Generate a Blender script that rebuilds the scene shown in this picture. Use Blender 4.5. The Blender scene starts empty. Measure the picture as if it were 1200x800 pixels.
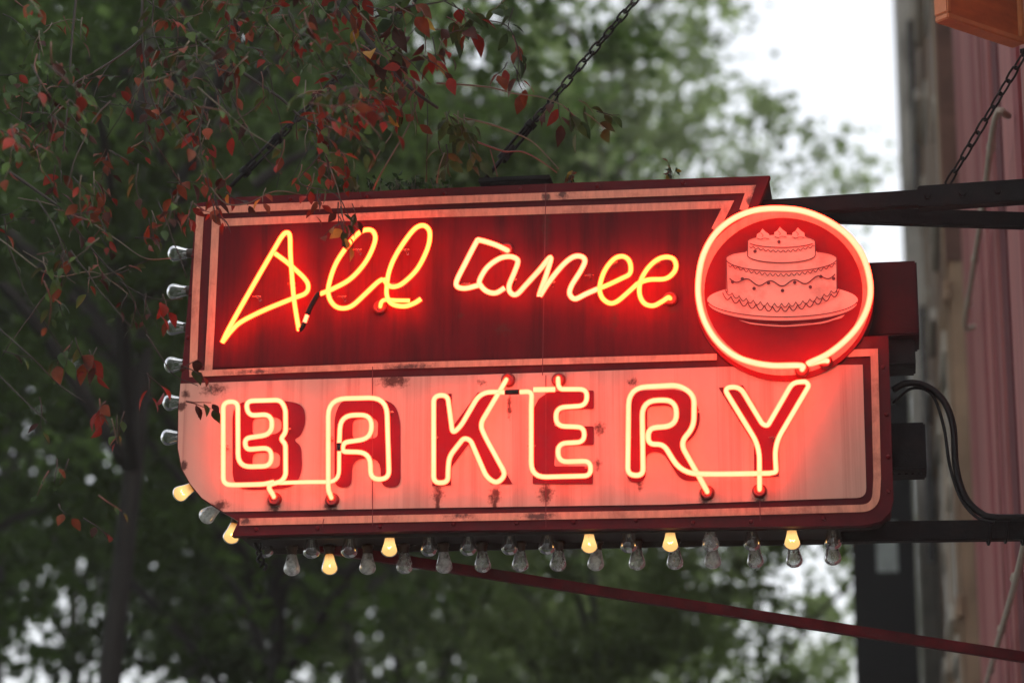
import bpy, bmesh, math, random
from mathutils import Vector, Matrix, noise as mnoise
from mathutils.geometry import tessellate_polygon
R = math.radians
sc = bpy.context.scene
COL = sc.collection

# ------------------------------------------------------------------ camera frame
F = 3150.0                      # focal length in 1200-wide picture units
PITCH = R(15.0)
CAM = Vector((0, 0, 1.6))
FWD = Vector((0, math.cos(PITCH), math.sin(PITCH)))
UPV = Vector((0, -math.sin(PITCH), math.cos(PITCH)))
RGT = Vector((1, 0, 0))
PSI = R(8.0)                    # the sign is turned a little: its right end is nearer
U = Vector((math.cos(PSI), -math.sin(PSI), 0))
N = Vector((-math.sin(PSI), -math.cos(PSI), 0))
H = -N

def ray(px, py):
    return (RGT * ((px - 600) / F) + UPV * ((400 - py) / F) + FWD)
def at(px, py, Y):
    d = ray(px, py)
    return CAM + d * (Y / d.y)
P0 = CAM + ray(625, 415).normalized() * 9.0
def L(px, py, w=0.0):
    """point of the sign's plane (w metres proud of its face) in the sign's own axes"""
    d = ray(px, py)
    t = (N.dot(P0 - CAM) + w) / N.dot(d)
    q = CAM + d * t - P0
    return Vector((q.dot(U), -w, q.z))
SIGN_M = Matrix.Translation(P0) @ Matrix.Rotation(-PSI, 4, 'Z')
LAT0 = (P0 - CAM).dot(U)
WALL_LAT = 0.55
U_WALL = WALL_LAT - LAT0        # street wall in sign axes

# ------------------------------------------------------------------ materials
def nodes_of(name):
    m = bpy.data.materials.new(name); m.use_nodes = True
    nt = m.node_tree; nt.nodes.clear()
    out = nt.nodes.new('ShaderNodeOutputMaterial')
    return m, nt, out
def nd(nt, kind, **kw):
    n = nt.nodes.new('ShaderNode' + kind)
    for k, v in kw.items():
        if k == 'inp':
            for kk, vv in v.items():
                n.inputs[kk].default_value = vv
        else: setattr(n, k, v)
    return n
def c4(c): return (c[0], c[1], c[2], 1)

def mat(name, col, rough=.6, metal=0.0, var=.35, scale=9.0, stretch=(1, 1, 1), dirt=None, dirt_amt=.0,
        bump=.0, spec=.4, stains=None, dscale=3.0, dstretch=(1, 1, 1), dlo=.5, dhi=.7):
    """principled surface: noise-varied base colour, a dirt/rust layer, optional local stains, bump"""
    m, nt, out = nodes_of(name)
    lk = nt.links.new
    tc = nd(nt, 'TexCoord')
    mp = nd(nt, 'Mapping'); mp.inputs['Scale'].default_value = stretch
    lk(tc.outputs['Object'], mp.inputs['Vector'])
    n1 = nd(nt, 'TexNoise', inp={'Scale': scale, 'Detail': 6.0, 'Roughness': .65})
    lk(mp.outputs[0], n1.inputs['Vector'])
    r1 = nd(nt, 'MapRange', inp={'From Min': .3, 'From Max': .7, 'To Min': 1 - var, 'To Max': 1 + var * .6})
    lk(n1.outputs['Fac'], r1.inputs['Value'])
    mul = nd(nt, 'VectorMath', operation='SCALE'); mul.inputs[0].default_value = col
    lk(r1.outputs[0], mul.inputs['Scale'])
    c = mul.outputs[0]
    if dirt is not None:
        mp2 = nd(nt, 'Mapping'); mp2.inputs['Scale'].default_value = dstretch
        mp2.inputs['Location'].default_value = (3.1, 1.7, 5.3)
        lk(tc.outputs['Object'], mp2.inputs['Vector'])
        n2 = nd(nt, 'TexNoise', inp={'Scale': dscale, 'Detail': 8.0, 'Roughness': .7})
        lk(mp2.outputs[0], n2.inputs['Vector'])
        r2 = nd(nt, 'MapRange', inp={'From Min': dlo, 'From Max': dhi, 'To Min': 0, 'To Max': dirt_amt})
        lk(n2.outputs['Fac'], r2.inputs['Value'])
        fac = r2.outputs[0]
        mx = nd(nt, 'Mix', data_type='RGBA'); lk(fac, mx.inputs[0]); lk(c, mx.inputs[6])
        mx.inputs[7].default_value = c4(dirt); c = mx.outputs[2]
    if stains:
        fine = nd(nt, 'TexNoise', inp={'Scale': 55.0, 'Detail': 6.0, 'Roughness': .75})
        lk(tc.outputs['Object'], fine.inputs['Vector'])
        tot = None
        for (p, rx, rz, st) in stains:
            s1 = nd(nt, 'VectorMath', operation='SUBTRACT'); s1.inputs[1].default_value = (p.x, 0, p.z)
            lk(tc.outputs['Object'], s1.inputs[0])
            s2 = nd(nt, 'VectorMath', operation='MULTIPLY'); s2.inputs[1].default_value = (1 / rx, 0, 1 / rz)
            lk(s1.outputs[0], s2.inputs[0])
            s3 = nd(nt, 'VectorMath', operation='LENGTH'); lk(s2.outputs[0], s3.inputs[0])
            s4 = nd(nt, 'MapRange', inp={'From Min': .15, 'From Max': 1.0, 'To Min': st, 'To Max': 0})
            lk(s3.outputs['Value'], s4.inputs['Value'])
            if tot is None: tot = s4.outputs[0]
            else:
                a = nd(nt, 'Math', operation='MAXIMUM'); lk(tot, a.inputs[0]); lk(s4.outputs[0], a.inputs[1]); tot = a.outputs[0]
        a = nd(nt, 'Math', operation='ADD'); lk(tot, a.inputs[0]); lk(fine.outputs['Fac'], a.inputs[1])
        r3 = nd(nt, 'MapRange', inp={'From Min': .70, 'From Max': .95, 'To Min': 0, 'To Max': .95})
        lk(a.outputs[0], r3.inputs['Value'])
        mx = nd(nt, 'Mix', data_type='RGBA'); lk(r3.outputs[0], mx.inputs[0]); lk(c, mx.inputs[6])
        mx.inputs[7].default_value = (.05, .018, .012, 1); c = mx.outputs[2]
    b = nd(nt, 'BsdfPrincipled')
    lk(c, b.inputs['Base Color'])
    b.inputs['Metallic'].default_value = metal
    b.inputs['Specular IOR Level'].default_value = spec
    rr = nd(nt, 'MapRange', inp={'To Min': max(.05, rough - .12), 'To Max': min(1, rough + .12)})
    lk(n1.outputs['Fac'], rr.inputs['Value']); lk(rr.outputs[0], b.inputs['Roughness'])
    if bump:
        bp = nd(nt, 'Bump', inp={'Strength': bump, 'Distance': .02})
        lk(n1.outputs['Fac'], bp.inputs['Height']); lk(bp.outputs[0], b.inputs['Normal'])
    lk(b.outputs[0], out.inputs[0])
    return m

def neon_mat(name, col, amount=.22):
    m, nt, out = nodes_of(name)
    tc = nd(nt, 'TexCoord')
    n1 = nd(nt, 'TexNoise', inp={'Scale': 5.0, 'Detail': 3.0})
    nt.links.new(tc.outputs['Object'], n1.inputs['Vector'])
    r = nd(nt, 'MapRange', inp={'From Min': .3, 'From Max': .7, 'To Min': 1 - amount, 'To Max': 1 + amount})
    nt.links.new(n1.outputs['Fac'], r.inputs['Value'])
    e = nd(nt, 'Emission'); e.inputs['Color'].default_value = c4(col)
    nt.links.new(r.outputs[0], e.inputs['Strength'])
    nt.links.new(e.outputs[0], out.inputs[0])
    return m

def shell_mat(name, col):
    m, nt, out = nodes_of(name)
    e = nd(nt, 'Emission', inp={'Strength': 1.0}); e.inputs['Color'].default_value = c4(col)
    t = nd(nt, 'BsdfTransparent')
    g = nd(nt, 'BsdfGlossy', inp={'Roughness': .1})
    tc = nd(nt, 'TexCoord'); n1 = nd(nt, 'TexNoise', inp={'Scale': 22.0, 'Detail': 4.0}); nt.links.new(tc.outputs['Object'], n1.inputs['Vector'])
    r = nd(nt, 'MapRange', inp={'From Min': .3, 'From Max': .7, 'To Min': .42, 'To Max': .58}); nt.links.new(n1.outputs['Fac'], r.inputs['Value'])
    mx = nd(nt, 'MixShader'); nt.links.new(r.outputs[0], mx.inputs[0]); nt.links.new(t.outputs[0], mx.inputs[1]); nt.links.new(e.outputs[0], mx.inputs[2])
    m2 = nd(nt, 'MixShader', inp={0: .04}); nt.links.new(mx.outputs[0], m2.inputs[1]); nt.links.new(g.outputs[0], m2.inputs[2])
    nt.links.new(m2.outputs[0], out.inputs[0])
    return m
def leaf_mat(name, col, trans=.35, var=.45, scale=14.0, rough=.5, spec=.10):
    m, nt, out = nodes_of(name)
    lk = nt.links.new
    tc = nd(nt, 'TexCoord')
    n1 = nd(nt, 'TexNoise', inp={'Scale': scale, 'Detail': 3.0})
    lk(tc.outputs['Object'], n1.inputs['Vector'])
    r = nd(nt, 'MapRange', inp={'From Min': .3, 'From Max': .7, 'To Min': 1 - var, 'To Max': 1 + var})
    lk(n1.outputs['Fac'], r.inputs['Value'])
    s = nd(nt, 'VectorMath', operation='SCALE'); s.inputs[0].default_value = col; lk(r.outputs[0], s.inputs['Scale'])
    p = nd(nt, 'BsdfPrincipled', inp={'Roughness': rough, 'Specular IOR Level': spec}); lk(s.outputs[0], p.inputs['Base Color'])
    t = nd(nt, 'BsdfTranslucent'); lk(s.outputs[0], t.inputs['Color'])
    mx = nd(nt, 'MixShader', inp={0: trans}); lk(p.outputs[0], mx.inputs[1]); lk(t.outputs[0], mx.inputs[2])
    lk(mx.outputs[0], out.inputs[0])
    return m

def glass_mat(name, dust=.06, dcol=(.8, .82, .8)):
    m, nt, out = nodes_of(name)
    lk = nt.links.new
    tr = nd(nt, 'BsdfTransparent'); tr.inputs['Color'].default_value = (.93, .95, .94, 1)
    gl = nd(nt, 'BsdfGlossy', inp={'Roughness': .04})
    fr = nd(nt, 'Fresnel', inp={'IOR': 1.45})
    mx = nd(nt, 'MixShader'); lk(fr.outputs[0], mx.inputs[0]); lk(tr.outputs[0], mx.inputs[1]); lk(gl.outputs[0], mx.inputs[2])
    tc = nd(nt, 'TexCoord')
    n1 = nd(nt, 'TexNoise', inp={'Scale': 60.0, 'Detail': 5.0}); lk(tc.outputs['Object'], n1.inputs['Vector'])
    r = nd(nt, 'MapRange', inp={'From Min': .3, 'From Max': .7, 'To Min': dust * .4, 'To Max': dust * 1.6})
    lk(n1.outputs['Fac'], r.inputs['Value'])
    d = nd(nt, 'BsdfDiffuse'); d.inputs['Color'].default_value = c4(dcol)
    t2 = nd(nt, 'BsdfTranslucent'); t2.inputs['Color'].default_value = c4(dcol)
    m1 = nd(nt, 'MixShader', inp={0: .5}); lk(d.outputs[0], m1.inputs[1]); lk(t2.outputs[0], m1.inputs[2])
    m2 = nd(nt, 'MixShader'); lk(r.outputs[0], m2.inputs[0]); lk(mx.outputs[0], m2.inputs[1]); lk(m1.outputs[0], m2.inputs[2])
    lk(m2.outputs[0], out.inputs[0])
    return m

def lit_bulb_mat(name):
    """frosted warm lamp glass: brightest round the filament inside it"""
    m, nt, out = nodes_of(name)
    lk = nt.links.new
    tc = nd(nt, 'TexCoord')
    s = nd(nt, 'VectorMath', operation='SUBTRACT'); s.inputs[1].default_value = (0, 0, -.060)
    lk(tc.outputs['Object'], s.inputs[0])
    ln = nd(nt, 'VectorMath', operation='LENGTH'); lk(s.outputs[0], ln.inputs[0])
    rp = nd(nt, 'ValToRGB')
    mr = nd(nt, 'MapRange', inp={'From Min': .012, 'From Max': .044}); lk(ln.outputs['Value'], mr.inputs['Value'])
    lk(mr.outputs[0], rp.inputs[0])
    e = rp.color_ramp.elements
    e[0].position = 0; e[0].color = (.85, .56, .21, 1)
    e[1].position = 1; e[1].color = (.17, .055, .009, 1)
    em = nd(nt, 'Emission', inp={'Strength': 1.0}); lk(rp.outputs[0], em.inputs[0])
    tr = nd(nt, 'BsdfTransparent'); tr.inputs['Color'].default_value = (1, .8, .5, 1)
    mx = nd(nt, 'MixShader', inp={0: .85}); lk(tr.outputs[0], mx.inputs[1]); lk(em.outputs[0], mx.inputs[2])
    gl = nd(nt, 'BsdfGlossy', inp={'Roughness': .08})
    fr = nd(nt, 'Fresnel', inp={'IOR': 1.12})
    m2 = nd(nt, 'MixShader'); lk(fr.outputs[0], m2.inputs[0]); lk(mx.outputs[0], m2.inputs[1]); lk(gl.outputs[0], m2.inputs[2])
    lk(m2.outputs[0], out.inputs[0])
    return m

ST = lambda *a: [(L(x, y), rx / 350, rz / 350, s) for (x, y, rx, rz, s) in a]
PANEL_STAINS = ST((250, 456, 32, 14, .42), (462, 446, 34, 16, .5), (470, 438, 30, 10, .5), (322, 592, 14, 14, .5), (388, 592, 14, 22, .5),
                  (640, 578, 16, 20, .5), (703, 502, 12, 16, .45), (700, 545, 9, 12, .45), (742, 447, 12, 8, .45), (565, 448, 10, 8, .42),
                  (513, 578, 16, 22, .42), (580, 582, 12, 22, .5), (750, 565, 7, 16, .5), (828, 582, 15, 20, .5), (890, 590, 14, 26, .5),
                  (258, 592, 18, 10, .55), (216, 545, 8, 9, .6), (213, 476, 9, 10, .6), (218, 462, 10, 8, .5), (680, 610, 40, 10, .3),
                  (322, 604, 5, 22, .6), (388, 604, 5, 26, .6), (829, 600, 5, 26, .6), (890, 606, 6, 30, .6), (513, 590, 5, 34, .55), (580, 592, 5, 30, .55), (597, 476, 5, 26, .5), (656, 474, 4, 20, .5), (640, 428, 60, 8, .38), (330, 440, 70, 7, .36), (500, 428, 60, 7, .42))
UP_STAINS = ST((640, 262, 10, 60, .4), (285, 360, 14, 10, .36), (447, 366, 14, 14, .4), (788, 360, 16, 16, .4), (540, 370, 12, 8, .36),
               (590, 385, 22, 18, .36), (400, 265, 20, 12, .36), (720, 372, 14, 40, .32), (350, 380, 10, 8, .4))
STRIPE_STAINS = ST((640, 232, 9, 12, .6), (660, 228, 14, 12, .45), (420, 246, 40, 8, .45), (885, 224, 8, 16, .5), (880, 236, 8, 12, .6),
                   (480, 430, 60, 8, .45), (630, 605, 30, 10, .5), (288, 610, 12, 10, .5), (300, 436, 60, 6, .4), (540, 604, 30, 8, .4))
MAT = {
    'maroon': mat('maroon_paint', (.075, .005, .008), .55, var=.3, scale=5, stretch=(1.5, 1.5, .8), dirt=(.025, .006, .006), dirt_amt=.7, dscale=4, dlo=.5, dhi=.75, bump=.08, spec=.12),
    'red': mat('red_panel_paint', (.085, .0015, .005), .55, var=.3, scale=3, stretch=(1.5, 1, .8), dirt=(.014, .0012, .002), dirt_amt=.92, dscale=3, dstretch=(4.5, 1, .35), dlo=.46, dhi=.72, bump=.05, spec=.1, stains=UP_STAINS),
    'cream': mat('faded_cream_paint', (.42, .28, .21), .55, var=.12, scale=3, stretch=(2, 1, .5), dirt=(.15, .055, .04), dirt_amt=.85, dscale=2.6, dstretch=(6.5, 1, .10), dlo=.5, dhi=.8, bump=.04, spec=.2, stains=PANEL_STAINS),
    'stripe': mat('faded_stripe_paint', (.50, .23, .14), .55, var=.3, scale=12, stretch=(4, 1, .8), dirt=(.18, .06, .035), dirt_amt=.8, dscale=9, dlo=.52, dhi=.72, stains=STRIPE_STAINS),
    'letter_red': mat('letter_red_paint', (.095, .003, .014), .55, var=.25, scale=5, dirt=(.055, .003, .009), dirt_amt=.5, dscale=6, spec=.12),
    'disc_red': mat('disc_red_paint', (.15, .004, .008), .55, var=.25, scale=4, dirt=(.08, .004, .006), dirt_amt=.6, dscale=5, bump=.05, spec=.1),
    'cake': mat('cake_pink_paint', (.78, .38, .27), .55, var=.15, scale=8, dirt=(.24, .09, .06), dirt_amt=.6, dscale=7),
    'line': mat('cake_line_paint', (.10, .006, .008), .5),
    'black': mat('black_steel', (.007, .0065, .0065), .6, metal=.0, spec=.12, var=.5, scale=14, dirt=(.022, .012, .009), dirt_amt=.5, dscale=8, bump=.2),
    'chain': mat('chain_iron', (.010, .009, .008), .55, metal=.1, spec=.2, var=.5, scale=40, dirt=(.06, .03, .02), dirt_amt=.6, dscale=30),
    'under': mat('underside_metal', (.035, .028, .025), .6, spec=.15, metal=.0, var=.5, scale=8, stretch=(.5, 6, 1), dirt=(.02, .012, .01), dirt_amt=.8, dscale=6),
    'boxred': mat('dark_red_box_paint', (.035, .007, .009), .6, spec=.1, var=.4, scale=8, dirt=(.02, .008, .008), dirt_amt=.7, dscale=5, bump=.15),
    'brace': mat('red_brace_paint', (.095, .006, .009), .55, spec=.1, var=.4, scale=9, dirt=(.03, .01, .01), dirt_amt=.7, dscale=5),
    'rubber': mat('black_rubber', (.007, .007, .007), .5, var=.2, spec=.2),
    'cup': mat('socket_red_porcelain', (.12, .012, .012), .35, var=.4, scale=40, dirt=(.02, .008, .008), dirt_amt=.8, dscale=30),
    'brass': mat('socket_brass', (.045, .026, .015), .5, metal=.3, var=.4, scale=60, dirt=(.05, .03, .02), dirt_amt=.7, dscale=40),
    'neon_yellow': neon_mat('neon_gas_yellow', (18.0, .50, .125), .12), 'shell_yellow': shell_mat('neon_glass_yellow', (8.0, .36, .055)),
    'neon_pale': neon_mat('neon_gas_pale', (11.0, .45, .25), .12), 'shell_pale': shell_mat('neon_glass_pale', (6.0, .32, .125)),
    'neon_ring': neon_mat('neon_gas_ring', (16.0, .45, .28), .12), 'shell_ring': shell_mat('neon_glass_ring', (8.0, .30, .12)),
    'glass': glass_mat('bulb_glass', .02),
    'dusty': glass_mat('bulb_glass_dusty', .24),
    'frost': glass_mat('bulb_glass_frosted', .42),
    'lit': lit_bulb_mat('bulb_glass_lit'),
    'filament': neon_mat('hot_filament', (40.0, 18.0, 5.0), .1),
    'wire': mat('filament_wire', (.25, .24, .22), .3, metal=.8, var=.1),
}

# ------------------------------------------------------------------ object helpers
def link(name, bm, m, parent=None, smooth=False, M=None):
    me = bpy.data.meshes.new(name)
    bm.normal_update(); bm.to_mesh(me); bm.free()
    for x in (m if isinstance(m, (list, tuple)) else [m]): me.materials.append(x)
    if smooth:
        for p in me.polygons: p.use_smooth = True
    o = bpy.data.objects.new(name, me); COL.objects.link(o)
    if parent is not None: o.parent = parent
    if M is not None: o.matrix_local = M
    return o
def empty(name, M, parent=None):
    o = bpy.data.objects.new(name, None); COL.objects.link(o); o.empty_display_size = .1
    if parent is not None: o.parent = parent
    o.matrix_local = M
    return o
def tag(o, label=None, cat=None, group=None, kind=None):
    for k, v in (('label', label), ('category', cat), ('group', group), ('kind', kind)):
        if v: o[k] = v
    return o

def add_tube(bm, pts, r, sides=10, cap=True, mi=0, twist=0.0):
    """sweep a ring along 3-D points; r a number or a list"""
    pts = [Vector(p) for p in pts]
    q = [pts[0]]
    for p in pts[1:]:
        if (p - q[-1]).length > 1e-5: q.append(p)
    if len(q) < 2: return
    rs = r if isinstance(r, (list, tuple)) else [r] * len(q)
    if len(rs) != len(q):
        rs = [rs[min(len(rs) - 1, int(i * len(rs) / len(q)))] for i in range(len(q))]
    T = []
    for i in range(len(q)):
        a = q[max(0, i - 1)]; b = q[min(len(q) - 1, i + 1)]
        t = (b - a)
        T.append(t.normalized() if t.length > 1e-9 else Vector((0, 0, 1)))
    ref = Vector((0, 0, 1)) if abs(T[0].z) < .9 else Vector((1, 0, 0))
    nrm = (ref - T[0] * ref.dot(T[0])).normalized()
    rings = []
    for i, p in enumerate(q):
        nrm = nrm - T[i] * nrm.dot(T[i])
        if nrm.length < 1e-6: nrm = T[i].orthogonal()
        nrm.normalize()
        bn = T[i].cross(nrm)
        rings.append([bm.verts.new(p + (nrm * math.cos(a + twist) + bn * math.sin(a + twist)) * rs[i])
                      for a in [2 * math.pi * k / sides for k in range(sides)]])
    for i in range(len(rings) - 1):
        for k in range(sides):
            f = bm.faces.new((rings[i][k], rings[i][(k + 1) % sides], rings[i + 1][(k + 1) % sides], rings[i + 1][k]))
            f.material_index = mi; f.smooth = True
    if cap:
        for rg in (rings[0][::-1], rings[-1]):
            f = bm.faces.new(rg); f.material_index = mi

def add_box(bm, lo, hi, mi=0, M=None):
    lo = Vector(lo); hi = Vector(hi)
    vs = [Vector((x, y, z)) for x in (lo.x, hi.x) for y in (lo.y, hi.y) for z in (lo.z, hi.z)]
    if M is not None: vs = [M @ v for v in vs]
    v = [bm.verts.new(p) for p in vs]
    for f in ((0, 1, 3, 2), (4, 6, 7, 5), (0, 4, 5, 1), (2, 3, 7, 6), (0, 2, 6, 4), (1, 5, 7, 3)):
        bm.faces.new([v[i] for i in f]).material_index = mi
def bevel(bm, w=.004, seg=2):
    bmesh.ops.recalc_face_normals(bm, faces=bm.faces)
    es = [e for e in bm.edges if len(e.link_faces) == 2 and e.calc_face_angle(0) > .5]
    bmesh.ops.bevel(bm, geom=es, offset=w, segments=seg, affect='EDGES', clamp_overlap=True)

def add_bar(bm, a, b, wdt, hgt, up=Vector((0, 0, 1)), mi=0):
    """box along a-b, wdt across, hgt along up"""
    a = Vector(a); b = Vector(b)
    t = (b - a).normalized(); s = t.cross(up).normalized(); u = s.cross(t)
    v = [bm.verts.new(p + s * (wdt * i / 2) + u * (hgt * j / 2)) for p in (a, b) for i in (-1, 1) for j in (-1, 1)]
    for f in ((0, 1, 3, 2), (4, 6, 7, 5), (0, 4, 5, 1), (2, 3, 7, 6), (0, 2, 6, 4), (1, 5, 7, 3)):
        bm.faces.new([v[i] for i in f]).material_index = mi
def add_lathe(bm, prof, sides=20, M=None, mi=0, cap=True):
    """profile of (radius, z)"""
    rings = []
    for (r, z) in prof:
        ring = [Vector((r * math.cos(2 * math.pi * k / sides), r * math.sin(2 * math.pi * k / sides), z)) for k in range(sides)]
        if M is not None: ring = [M @ p for p in ring]
        rings.append([bm.verts.new(p) for p in ring])
    for i in range(len(rings) - 1):
        for k in range(sides):
            f = bm.faces.new((rings[i][k], rings[i][(k + 1) % sides], rings[i + 1][(k + 1) % sides], rings[i + 1][k]))
            f.material_index = mi; f.smooth = True
    if cap:
        for rg in (rings[0][::-1], rings[-1]):
            f = bm.faces.new(rg); f.material_index = mi

def catmull(pts, n=8, closed=False):
    P = [Vector(p) for p in pts]
    out = []
    m = len(P)
    rng = range(m if closed else m - 1)
    for i in rng:
        if closed: p0, p1, p2, p3 = P[(i - 1) % m], P[i], P[(i + 1) % m], P[(i + 2) % m]
        else:
            p1, p2 = P[i], P[i + 1]
            p0 = P[i - 1] if i > 0 else p1 * 2 - p2
            p3 = P[i + 2] if i + 2 < m else p2 * 2 - p1
        for k in range(n):
            t = k / n
            out.append(.5 * ((2 * p1) + (p2 - p0) * t + (2 * p0 - 5 * p1 + 4 * p2 - p3) * t * t + (3 * p1 - p0 - 3 * p2 + p3) * t ** 3))
    if not closed: out.append(P[-1])
    return out
def fillet(pts, r, n=5, closed=False):
    P = [Vector(p) for p in pts]
    m = len(P); out = []
    for i in range(m):
        if not closed and i in (0, m - 1): out.append(P[i]); continue
        p, a, b = P[i], P[(i - 1) % m], P[(i + 1) % m]
        d = min(r, (a - p).length * .48, (b - p).length * .48)
        s = p + (a - p).normalized() * d; e = p + (b - p).normalized() * d
        for k in range(n + 1):
            t = k / n
            out.append(s * (1 - t) ** 2 + p * 2 * t * (1 - t) + e * t * t)
    return out

def add_sheet(bm, loops, w, mi=0):
    """filled flat shape on the sign (list of loops of sign-axis points; first outer, others holes)"""
    flat = [Vector((p.x, -w, p.z)) for lp in loops for p in lp]
    tris = tessellate_polygon([[Vector((p.x, p.z, 0)) for p in lp] for lp in loops])
    vs = [bm.verts.new(p) for p in flat]
    for t in tris:
        a, b, c = (flat[i] for i in t)
        nn = (b - a).cross(c - a)
        if nn.length < 1e-12: continue
        idx = t if nn.y < 0 else t[::-1]
        try: bm.faces.new([vs[i] for i in idx]).material_index = mi
        except ValueError: pass
def add_ribbon(bm, pts, width, w, mi=0, closed=False):
    P = [Vector((p.x, 0, p.z)) for p in pts]
    m = len(P); vs = []
    for i in range(m):
        a = P[(i - 1) % m] if (closed or i > 0) else P[i]
        b = P[(i + 1) % m] if (closed or i < m - 1) else P[i]
        d1 = (P[i] - a); d2 = (b - P[i])
        if d1.length < 1e-7: d1 = d2
        if d2.length < 1e-7: d2 = d1
        d1 = d1.normalized(); d2 = d2.normalized()
        t = (d1 + d2).normalized()
        nv = Vector((-t.z, 0, t.x))
        k = max(.35, nv.dot(Vector((-d1.z, 0, d1.x))))
        ww = width[i] if isinstance(width, list) else width
        o = nv * (ww / 2 / k)
        vs.append((bm.verts.new(Vector((P[i].x, -w, P[i].z)) + o), bm.verts.new(Vector((P[i].x, -w, P[i].z)) - o)))
    for i in range(m if closed else m - 1):
        j = (i + 1) % m
        f = bm.faces.new((vs[i][0], vs[i][1], vs[j][1], vs[j][0])); f.material_index = mi
def add_prism(bm, loop, w0, w1, mi=0, cap0=True, cap1=True):
    """outline extruded from depth w0 (front) to w1 (back)"""
    a = [bm.verts.new((p.x, -w0, p.z)) for p in loop]
    b = [bm.verts.new((p.x, -w1, p.z)) for p in loop]
    m = len(loop)
    for i in range(m):
        bm.faces.new((a[i], a[(i + 1) % m], b[(i + 1) % m], b[i])).material_index = mi
    if cap0: add_sheet(bm, [loop], w0, mi)
    if cap1: add_sheet(bm, [loop], w1, mi)

def crop(ox, oy, k=.3):
    return lambda pts: [(ox + p[0] * k, oy + p[1] * k) + tuple(p[2:]) for p in pts]
c1, c2, c3 = crop(180, 180), crop(500, 180), crop(780, 180, .3501)
c4_, c5, c6 = crop(180, 400), crop(480, 400), crop(780, 400)
def LP(pts, w=0.0):
    return [L(p[0], p[1], p[2] if len(p) > 2 else w) for p in pts]

# ------------------------------------------------------------------ the neon sign
sign = empty('neon_sign', SIGN_M)
tag(sign, 'weathered red and cream bakery sign with lit neon script and a round cake emblem', 'sign')

outline_px = [(230, 238), (270, 231), (500, 221), (700, 212.5), (902.5, 205.5), (886, 246), (905, 300), (1000, 394), (1041, 393), (1047, 585), (1043, 600),
              (1033, 610), (1012, 615), (780, 618), (480, 621.5), (271, 627.5), (279, 610), (258, 598), (236, 584), (222, 567), (212, 549), (207.5, 525), (208, 480), (213, 432)]
outline = LP(outline_px)
inset = [Vector((p.x, p.y, p.z)) for p in outline]
bm = bmesh.new()
add_prism(bm, outline, -.004, -.045, cap1=False)
bmesh.ops.remove_doubles(bm, verts=bm.verts, dist=1e-5)
bm2 = bm
for px, py in [(226, 300), (224, 345), (220, 395), (300, 620), (372, 618.5), (445, 616), (531, 613.5), (605, 612), (672, 611), (745, 609), (812, 612), (880, 611), (965, 607),
               (1035, 430), (1039, 485), (1041, 535), (1041, 575), (340, 233.5), (430, 229.5), (520, 226), (610, 221.5), (700, 218), (800, 214)]:
    p = L(px, py)
    add_lathe(bm, [(.0085, 0), (.008, .004), (.004, .0065)], 8, Matrix.Translation((p.x, .004, p.z)) @ Matrix.Rotation(R(90), 4, 'X'))
face = link('front_face', bm, MAT['maroon'], sign)
# cabinet behind the face
cab = [Vector((p.x * .994, 0, p.z * .985 + .004)) for p in outline]
bm = bmesh.new(); add_prism(bm, cab, -.046, -.33, cap0=False)
cabinet = link('cabinet', bm, MAT['under'], sign)
bm = bmesh.new()
a, b = L(262, 627, -.05), L(1040, 612, -.05)
for w in (-.005 - .052, -.318):      # folded lips along the underside
    add_bar(bm, (a.x + .08, -w, a.z + .0), (b.x - .05, -w, b.z + .0), .012, .035)
add_bar(bm, (a.x + .1, .185, a.z + .014), (b.x - .08, .185, b.z + .014), .07, .02)
link('underside_rail', bm, MAT['under'], sign)
# painted panels and stripes
bm = bmesh.new()
add_sheet(bm, [LP([(257.5, 265.5), (540, 253.5), (846, 245), (834, 272), (822, 300), (822, 415), (600, 422.5), (248.5, 430.5)])], .001)
link('upper_panel', bm, MAT['red'], sign)
bm = bmesh.new()
edge = LP([(211.5, 449.5), (340, 445), (540, 439.6), (840, 430), (1009, 427.2)]) + fillet(LP([(1009, 427.2), (1011, 427), (1015.5, 583), (990, 583.5)]), .05)[1:] + \
    LP([(780, 591), (480, 595.3), (280.5, 599.3), (262, 599.5), (258, 597), (236.5, 583), (223, 566.5), (213, 548.5), (208.6, 525), (209.2, 480)])
add_sheet(bm, [edge], .001)
link('lower_panel', bm, MAT['cream'], sign)
def stripe(pts, wpx):
    bm = bmesh.new(); add_ribbon(bm, pts, wpx / 350, .0035); return link('border_stripe', bm, MAT['stripe'], sign)
stripe(LP([(226.5, 436), (230, 340), (235, 247), (500, 235.5), (700, 228.5), (879.5, 222), (871, 247)]), 9.5)
stripe(LP([(244.5, 434), (247.5, 380), (253, 261.5), (500, 251), (700, 245), (853, 240), (838, 270)]), 9.5)
bm = bmesh.new(); add_ribbon(bm, LP([(222.5, 438.5), (340, 433.5), (480, 428.3), (650, 423.8), (840, 418.5)]), 7.6 / 350, .006); link('border_stripe', bm, MAT['stripe'], sign)
stripe(LP([(281, 611.5), (480, 607.3), (780, 602)]) + fillet(LP([(780, 602), (1026, 595), (1028, 560)]), .10, 8)[1:] + LP([(1024.5, 413), (985, 414.5)]), 8.6)
bm = bmesh.new()
for (x0, y0, x1, y1) in ((640, 216, 636, 440), (640, 440, 640, 618), (380, 608, 378, 618), (890, 560, 891, 610), (437, 430, 437, 616)):
    bm = bmesh.new(); add_ribbon(bm, LP([(x0, y0), (x1, y1)]), .003, .0065); link('panel_seam', bm, MAT['line'], sign)

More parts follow.
